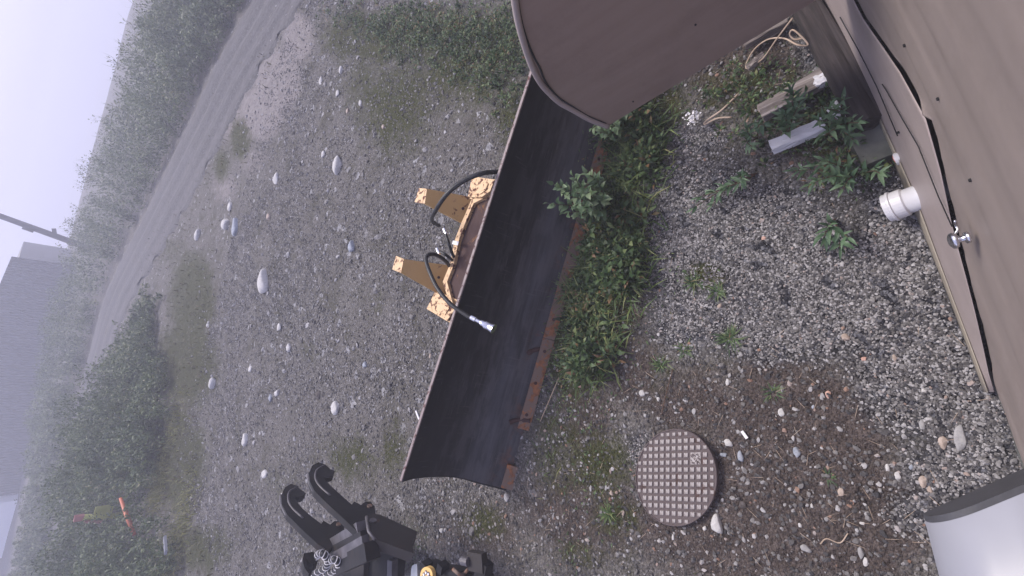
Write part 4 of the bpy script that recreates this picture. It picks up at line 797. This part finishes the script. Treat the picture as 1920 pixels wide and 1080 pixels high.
tag(link('blade_grass', blades_mesh('blade_grass', Pb, rdir(nb_, .25, .97), rng.uniform(.08, .30, nb_), rng.uniform(.004, .012, nb_), np.clip(rng.beta(2, 1.7, nb_), 0, 1), L_grass, .55)), kind='stuff')
Q = pixbases(560, [(600, 30), (1000, 20), (1000, 150), (950, 220), (880, 130), (780, 110), (700, 60)], -1, 6, 2, 9)
brush(Q, rng.uniform(.02, .14, len(Q)), 20, L_weed, 'tall_weeds', (.022, .06), .7, .25, .26, .12)
Q = pixbases(100, [(1350, 190), (1400, 120), (1460, 130), (1560, 170), (1610, 250), (1640, 330), (1560, 340), (1480, 300), (1400, 260)], 0, 3, .2, 2)
brush(Q, rng.uniform(.02, .13, len(Q)), 16, L_weed, 'wall_weeds', (.018, .05), .8, .12, .26, .06)

# plants that stand alone
def plant_obj(name, label, cat, P, group=None): return thing(name, label, cat, P, group)
leafm = []
for v in range(3):                           # one broad leaf, three shapes, shared by all leafy plants
    Vl, Fl = [], []; nL = 6
    for i in range(nL + 1):
        u = i / nL; w_ = (.36 + .06 * v) * math.sin(math.pi * min(1, u ** .8 * .97 + .02)); z_ = .10 * math.sin(u * 3) - (.12 + .06 * v) * u * u
        Vl += [(u, -w_ * .5, z_ + .05 * w_ * 2), (u, 0, z_), (u, w_ * .5, z_ + .05 * w_ * 2)]
    for i in range(nL):
        for k in (0, 1): Fl.append((i * 3 + k, i * 3 + 3 + k, i * 3 + 4 + k, i * 3 + 1 + k))
    leafm.append((np.array(Vl), Fl))
LM = {}
def leaf_data(mat, v, narrow):
    key = (mat.name, v, narrow)
    if key not in LM: V, Fl = leafm[v]; LM[key] = npmesh('leaf', V * np.array([1, narrow, 1]), Fl, mat, True)
    return LM[key]
def add_leaf(parent, P, d, L, mat, narrow=1.):
    o = link('leaf', leaf_data(mat, random.randrange(3), narrow), parent); d = Vector(d).normalized()
    q = d.to_track_quat('X', 'Z'); o.location = P; o.rotation_mode = 'QUATERNION'; o.rotation_quaternion = q @ Vector((1, 0, 0)).rotation_difference(Vector((1, 0, 0)))
    o.rotation_quaternion = q @ Matrix.Rotation(random.uniform(-.5, .5), 3, 'X').to_quaternion(); o.scale = (L, L, L)
def leafy(name, label, cat, root, tips, mat, nleaf, L, narrow, rs=.004, bare=.25, group=None):
    t = plant_obj(name, label, cat, root, group); bm = bmesh.new()
    for tip in tips:
        tip = np.array(tip); mid = (root + tip) / 2 + np.array([random.uniform(-.03, .03), random.uniform(-.03, .03), .04]); path = smooth_path([root, mid, tip], 8)
        add_tube(bm, path, [rs * (1 - .6 * i / len(path)) for i in range(len(path))], 5)
        for k in range(nleaf):
            u = bare + (1 - bare) * (k + .5) / nleaf; i = min(int(u * (len(path) - 1)), len(path) - 2); p = path[i]; ax = Vector(path[i + 1] - path[i]).normalized()
            side = Matrix.Rotation(k * 2.4 + random.uniform(-.4, .4), 3, ax) @ ax.orthogonal().normalized()
            add_leaf(t, p, ax * .75 + side * .9 + Vector((0, 0, .15)), L * random.uniform(.7, 1.15) * (1 - .35 * max(0, u - .6)), mat, narrow)
        add_leaf(t, path[-1], Vector(path[-1] - path[-3]), L * .75, mat, narrow)
    bm2('stem', bm, M_stem, t, smooth=True); return t
random.seed(21)
def tips_px(qs): return [at(x, y, z_) for x, y, z_ in qs]
leafy('leafy_bush', 'grey-green leafy bush leaning over the middle of the black blade', 'bush', gp(1140, 385), tips_px([(1030, 382, .55), (1038, 345, .55), (1060, 365, .62), (1075, 330, .5), (1100, 322, .45), (1060, 400, .5), (1095, 350, .6), (1120, 335, .4), (1100, 395, .5), (1130, 370, .4), (1080, 385, .62), (1118, 400, .35), (1050, 350, .6), (1085, 405, .4)]), L_bush, 13, .078, 1.15)
leafy('leafy_bush', 'small leafy plant poking out at the pointed tip of the brown-tan panel', 'bush', gp(1185, 225), tips_px([(1112, 240, .4), (1125, 250, .42), (1150, 240, .4), (1160, 228, .35), (1175, 210, .3), (1140, 255, .32), (1130, 236, .45), (1190, 195, .25)]), L_bush, 10, .075, 1.1)
leafy('willow_shoot', 'upright green willow shoot growing between the white-painted planks', 'willow shoot', gp(1475, 275), tips_px([(1488, 170, .42), (1500, 190, .34), (1470, 215, .3)]), L_wil, 17, .085, .6)
leafy('willow_shoot', 'willow shoot at the foot of the dark timber and concrete block', 'willow shoot', gp(1590, 235), tips_px([(1545, 255, .3), (1610, 230, .32), (1555, 205, .36), (1580, 185, .3), (1530, 225, .28), (1600, 262, .2)]), L_wil, 11, .075, .62)
leafy('willow_shoot', 'sprawling willow shoot on the gravel left of the drain pipe', 'willow shoot', gp(1610, 330), tips_px([(1490, 320, .18), (1530, 310, .2), (1560, 330, .25), (1520, 345, .2), (1580, 355, .2), (1650, 325, .22), (1545, 300, .22)]), L_wil, 11, .08, .6)
leafy('willow_shoot', 'small willow shoot with drooping leaves below the drain pipe level', 'willow shoot', gp(1565, 410), tips_px([(1555, 432, .14), (1590, 445, .16), (1575, 465, .1), (1545, 445, .12)]), L_wil, 6, .085, .62)
leafy('willow_shoot', 'low willow runner crossing the pale gravel towards the black blade', 'willow shoot', gp(1420, 325), tips_px([(1360, 350, .14), (1310, 370, .12), (1300, 390, .1), (1390, 335, .14), (1335, 385, .1)]), L_wil, 8, .075, .6)
leafy('willow_shoot', 'young leafy sprig in the weeds right above the white flower cluster', 'willow shoot', gp(1420, 260), tips_px([(1400, 240, .2), (1435, 235, .2), (1410, 275, .18)]), L_wil, 8, .07, .7)
leafy('seedling', 'pale seedling with two leaf whorls beside the rusty cutting edge', 'seedling', gp(1070, 690), tips_px([(1060, 668, .12), (1066, 702, .1)]), L_bush, 6, .05, .9, .003)
def tuft(name, label, cat, q, nb, L, Wd, mat, zlo=.2, zhi=.95, droop=.6, rad=.03, group=None, lab2=None):
    root = gp(*q); t = plant_obj(name, label, cat, root, group); P = root + np.concatenate([rng.normal(0, rad, (nb, 2)), np.zeros((nb, 1))], 1); P[:, 2] -= .004
    link('foliage', blades_mesh('foliage', P, rdir(nb, zlo, zhi), rng.uniform(.55, 1.1, nb) * L, rng.uniform(.7, 1.2, nb) * Wd, np.clip(rng.beta(2.2, 2.2, nb), 0, 1), mat, droop), t); return t
for q, nb, L, Wd, m_, lab in (((1075, 550), 130, .24, .006, L_grass, 'fine green grass tuft reaching over the blade edge beside its middle'), ((1130, 420), 70, .26, .011, L_yellow, 'yellowish broad grass tuft under the grey-green leafy bush'),
      ((1160, 405), 60, .22, .010, L_grass, 'broad-bladed green grass tuft right of the grey-green leafy bush'), ((1100, 590), 70, .26, .008, L_yellow, 'long yellow-green grass tuft by the rusty edge'), ((1085, 660), 80, .16, .006, L_grass, 'short green grass tuft near the pale seedling'),
      ((1165, 345), 90, .2, .007, L_grass, 'dark green grass tuft at the upper right of the leafy bush'), ((1180, 440), 60, .2, .008, L_yellow, 'sparse yellow grass tuft where weeds meet the pale gravel'), ((1095, 500), 90, .18, .006, L_grass, 'grass tuft between the leafy bush and the fine grass tuft')):
    tuft('grass_tuft', lab, 'grass tuft', q, nb, L, Wd, m_)
for q, nb, L, lab in (((1370, 635), 80, .10, 'large dark green rosette plant alone on the pale gravel'), ((1240, 685), 50, .085, 'dark rosette plant on dirt right of the weeds'), ((1285, 655), 45, .075, 'thin rosette plant between gravel and dirt'), ((1448, 735), 35, .08, 'small dark rosette on the brown dirt'),
                      ((1150, 540), 90, .10, 'bright feathery green plant amid the weeds'), ((1140, 962), 70, .08, 'feathery green plant left of the manhole cover'), ((1300, 530), 70, .09, 'dark matted plant on the pale gravel, left one of two'), ((1345, 545), 60, .085, 'dark matted plant on the pale gravel, right one of two'), ((1555, 895), 20, .05, 'tiny green sprout on the bare brown dirt')):
    tuft('rosette_plant', lab, 'rosette plant', q, nb, L, .007, L_weed if nb < 85 and 'feath' not in lab else L_grass, .05, .7, .35, .012)
for q, nb, L, lab in (((300, 905), 700, .34, 'yellow-green grass clump at the yard edge on the lower left'), ((350, 960), 420, .26, 'smaller yellow-green grass clump nearer the yard'), ((320, 1050), 500, .32, 'yellowish grass clump at the bottom left near the white sheet'), ((330, 790), 300, .22, 'dull yellow grass clump above the lower left verge')):
    tuft('grass_clump', lab, 'grass clump', q, nb, L, .012, L_yellow, .3, .95, .6, .35)
fl = plant_obj('flower_cluster', 'cluster of tiny white flowers beside the pointed tan panel', 'flowers', gp(1300, 220)); P = at(1300, 220, .1) + rng.normal(0, .022, (70, 3)) * np.array([1, 1.3, .6])
link('blossom', leaves_mesh('blossom', P, rdir(70, .2, 1), np.full(70, .018), np.full(70, .016), np.full(70, .5), M_whiteprint), fl)
bm = bmesh.new(); [add_tube(bm, [gp(1305, 225), at(1300 + dx, 220 + dx, .1)], .002, 5) for dx in (-4, 0, 5)]; bm2('stem', bm, M_stem, fl)

# planks, sticks and cord by the timber
def plank(label, q1, q2, w_, th, mat, zc=.075):
    a_, b_ = at(*q1, zc), at(*q2, zc); bm = bmesh.new(); add_box(bm, (a_ + b_) / 2, b_ - a_, np.linalg.norm(b_ - a_), w_, th); bmesh.ops.subdivide_edges(bm, edges=bm.edges[:], cuts=4, use_grid_fill=True)
    for v in bm.verts: v.co += Vector(rng.normal(0, .003, 3))
    o = bm2('plank', bm, mat, None, bevel=.002); tag(o, label, 'plank', 'old planks by the wall')
pd1 = at(1540, 235) - at(1445, 275)
M_oldw = mat_wood('weathered_grey_wood', [(.3, (.07, .055, .05)), (.5, (.17, .145, .135)), (.72, (.34, .30, .29))], pd1)
plank('white-painted plank lying nearest the gravel', (1446, 277), (1545, 235), .07, .06, M_flaky)
plank('weathered grey plank in the middle beside the willow shoot', (1426, 213), (1553, 140), .095, .06, M_oldw)
plank('short white-painted plank end against the dark timber', (1528, 158), (1556, 146), .06, .06, M_flaky, .08)
plank('grey plank at the top half under the tan panel', (1395, 82), (1476, 36), .07, .05, M_oldw)
plank('white broken board scrap beside the dark timber', (1562, 196), (1592, 214), .08, .02, M_flaky)
plank('split reddish-grey stick of wood below the cord loop', (1402, 128), (1432, 104), .035, .035, M_oldw)
cord = tag(tube_obj('cord', smooth_path([at(x, y, z_) for x, y, z_ in ((1486, 34, .3), (1455, 75, .2), (1430, 110, .1), (1402, 128, .05), (1400, 118, .06), (1415, 92, .1), (1440, 74, .15), (1470, 72, .2), (1495, 84, .22), (1515, 84, .2), (1500, 66, .24), (1486, 56, .25), (1481, 65, .22), (1490, 74, .2), (1504, 72, .2))], 8), .0045, M_straw, None, 6), 'tan cord loop lying over the planks at the top', 'cord')
tag(tube_obj('dry_root', smooth_path([at(x, y, z_) for x, y, z_ in ((1385, 175, .05), (1355, 205, .06), (1325, 226, .05), (1322, 233, .04), (1345, 222, .05), (1372, 220, .04))], 6), .006, M_straw, None, 6), 'forked tan root lying beside the white flowers', 'root')
tag(tube_obj('dry_stalk', smooth_path([gp(1013, 790, .01), gp(1030, 750, .05), gp(1048, 708, .02)], 6), .0035, M_straw, None, 5), 'long straight straw stalk beside the rusty edge', 'stalk')
tag(tube_obj('twig', smooth_path([gp(1240, 778, .01), gp(1250, 735, .02), gp(1262, 690, .01)], 6), .003, M_stem, None, 5), 'thin dark twig on dirt above the manhole cover', 'twig')
tag(tube_obj('twig', smooth_path([gp(1538, 1020, .01), gp(1550, 1010, .02), gp(1575, 1018, .01), gp(1590, 1000, .01)], 5), .003, M_straw, None, 5), 'pale forked twig beside the oblong grey stone', 'twig')
# fallen straw and twig litter
n = 900; P, a_, b_ = scatter(6000, -3.2, 2.4, -.4, 3.0); ok = rng.random(len(P)) < blobs(a_, b_, G_DIRT) * .5; P = P[ok][:380]; P[:, 2] = gz(P[:, 0], P[:, 1]) + .006; n = len(P)
tag(link('straw_litter', blades_mesh('straw_litter', P, rdir(n, -.05, .15), rng.uniform(.02, .09, n), np.full(n, .0017), np.full(n, .5), M_straw, .1)), kind='stuff')

# ------------------------------------------------------------------ far things in the fog
def ypl(x, y, yy): return onpl(x, y, (0, yy, 0), (0, 1, 0))
YS = 46.
c1 = ypl(22, 480, YS); c2 = ypl(-25, 940, YS); 
shed = thing('grey_shed', 'dark grey corrugated shed fading into the fog at far left', 'shed', (c1[0], YS, -1))
zt, xr, xl = c1[2], c1[0], ypl(45, 936, YS)[0]
Vs, Fs = [], []; nr = 90
for i in range(nr + 1):
    x = xr + (xl - xr) * i / nr
    for dy in ((0, .09), (.25, .0), (.5, 0), (.75, .09)):
        xx = x + (xl - xr) / nr * dy[0]; Vs += [(xx, YS - dy[1] * 2, -6), (xx, YS - dy[1] * 2, zt + 1.8 * min(1, (xr - xx) / 18))]
for i in range(len(Vs) // 2 - 1): Fs.append((2 * i, 2 * i + 2, 2 * i + 3, 2 * i + 1))
link('wall', npmesh('wall', Vs, Fs, M_shed), shed)
bm = bmesh.new(); add_box(bm, ((xr + xl) / 2, YS + 5.12, .3), (1, 0, 0), xr - xl - .1, 9.9, 2 * (zt - .8)); bm2('shed_body', bm, M_shed, shed)
bm = bmesh.new(); add_prism(bm, [(xr - .05, YS + .05, zt - .5), (xr - .05, YS + .05, zt - .35), (xr - 18, YS + .05, zt + 1.4), (xl + .05, YS + .05, zt + 1.4), (xl + .05, YS + .05, zt + 1.25), (xr - 18, YS + .05, zt + 1.25)], (0, 10, 0)); bm2('roof', bm, M_shed, shed)
YW = 45.; wl, wr = ypl(45, 1038, YW)[0], ypl(50, 936, YW)[0] ; wb = thing('white_building', 'pale white building beyond the grey shed in the fog', 'building', ((wl + wr) / 2, YW, -1))
bm = bmesh.new(); add_box(bm, ((wl + wr) / 2, YW + 3, .6), (1, 0, 0), wr - wl, 6, 14); bm2('wall', bm, M_white, wb)
bm = bmesh.new(); add_box(bm, ((wl + wr) / 2, YW + 3, 7.7), (1, 0, 0), wr - wl + .3, 6.4, .18); bm2('roof', bm, M_shed, wb)
db = thing('dark_building', 'dim dark building next to the pale white one at the far left bottom', 'building', (wl - 4, YW + 6, -1))
bm = bmesh.new(); add_box(bm, (wl - 4.2, YW + 6, 1.2), (1, 0, 0), 8, 5, 5); bm2('wall', bm, M_shed, db); bm = bmesh.new(); add_box(bm, (wl - 4.2, YW + 6, 3.8), (1, 0, 0), 8.3, 5.3, .2); bm2('roof', bm, M_shed, db)
pA, pB = ypl(152, 460, 40.), ypl(0, 405, 40.); dP = (pB - pA); ld = np.linalg.norm(dP); dP /= ld
pole = thing('utility_pole', 'leaning wooden utility pole rising out of the roadside brush in the fog', 'utility pole', (*(pA - dP * (pA[2] / dP[2]))[:2], 0))
tube_obj('pole_shaft', [pA - dP * (pA[2] / dP[2] + .3), pA, pB, pB + dP * 4], [.2, .19, .16, .13], M_poleM, pole, 12)
P = ypl(104, 436, 40.); bm = bmesh.new(); add_box(bm, P + np.array([.05, -.1, .06]), (1, 0, .3), .4, .16, .2); bm2('bracket', bm, M_poleM, pole, bevel=.02)
P = ypl(52, 431, 40.); bm = bmesh.new(); add_box(bm, P + np.array([0, -.02, 0]), dP, .5, .3, .1); bm2('bracket', bm, M_poleM, pole, bevel=.02)
a_, b_ = at(226, 934, .5), at(252, 1003, .3); tag(tube_obj('orange_stake', [a_, (a_ + b_) / 2, b_], [.03, .045, .035], M_orange, None, 10), 'orange stake leaning in the dark green brush at lower left', 'stake')
mk = thing('marker_post', 'yellow-green marker post with a faded red top in the brush', 'marker post', (*at(205, 974)[:2], 0)); Ym = float(at(235, 974)[1])
mtop, mmid, mlow = ypl(140, 972, Ym), ypl(156, 970, Ym), ypl(196, 970, Ym)
tube_obj('post', [mmid, mlow, np.array([mlow[0], Ym, 0])], .07, M_lime, mk, 8); bm = bmesh.new(); add_box(bm, (mtop + mmid) / 2, (0, 0, 1), .17, .12, .10); bm2('red_cap', bm, M_pink, mk, bevel=.05)
box_obj('red_strip', ypl(158, 978, Ym - .1), ypl(192, 978, Ym - .1), .1, .04, M_pink, mk)
sg_ = thing('small_sign', 'small pale yellow plate on a stake beside the marker post', 'sign', (*at(212, 958)[:2], 0)); P = ypl(194, 959, Ym); bm = bmesh.new(); add_box(bm, P, (1, 0, 0), .30, .03, .34); bm2('plate', bm, M_lime, sg_)
tube_obj('stake', [np.array([P[0], Ym + .03, P[2]]), np.array([P[0], Ym + .03, 0])], .02, M_poleM, sg_, 6)
P = at(310, 1022, .25); tag(box_obj('white_sheet', at(309, 1008, .22), at(311, 1036, .26), .09, .04, M_pale, None, .02, (0, 1, .6)), 'scrap of white plastic half buried in the yellowish grass', 'plastic sheet')

# ------------------------------------------------------------------ fog
bm = bmesh.new(); bmesh.ops.create_cube(bm, size=1); hz = bpy.data.objects.new('haze', bpy.data.meshes.new('haze')); bm.to_mesh(hz.data); bm.free(); COL.objects.link(hz)
hz.location = (0, 150, -3.5); hz.scale = (700, 700, 25); tag(hz, kind='stuff')
m = bpy.data.materials.new('fog_air'); m.use_nodes = True; t = m.node_tree; t.nodes.clear(); o_ = t.nodes.new('ShaderNodeOutputMaterial'); pv = t.nodes.new('ShaderNodeVolumePrincipled')
pv.inputs['Color'].default_value = (.86, .87, .995, 1); pv.inputs['Density'].default_value = .0112; pv.inputs['Anisotropy'].default_value = .1
t.links.new(pv.outputs[0], o_.inputs['Volume']); hz.data.materials.append(m)
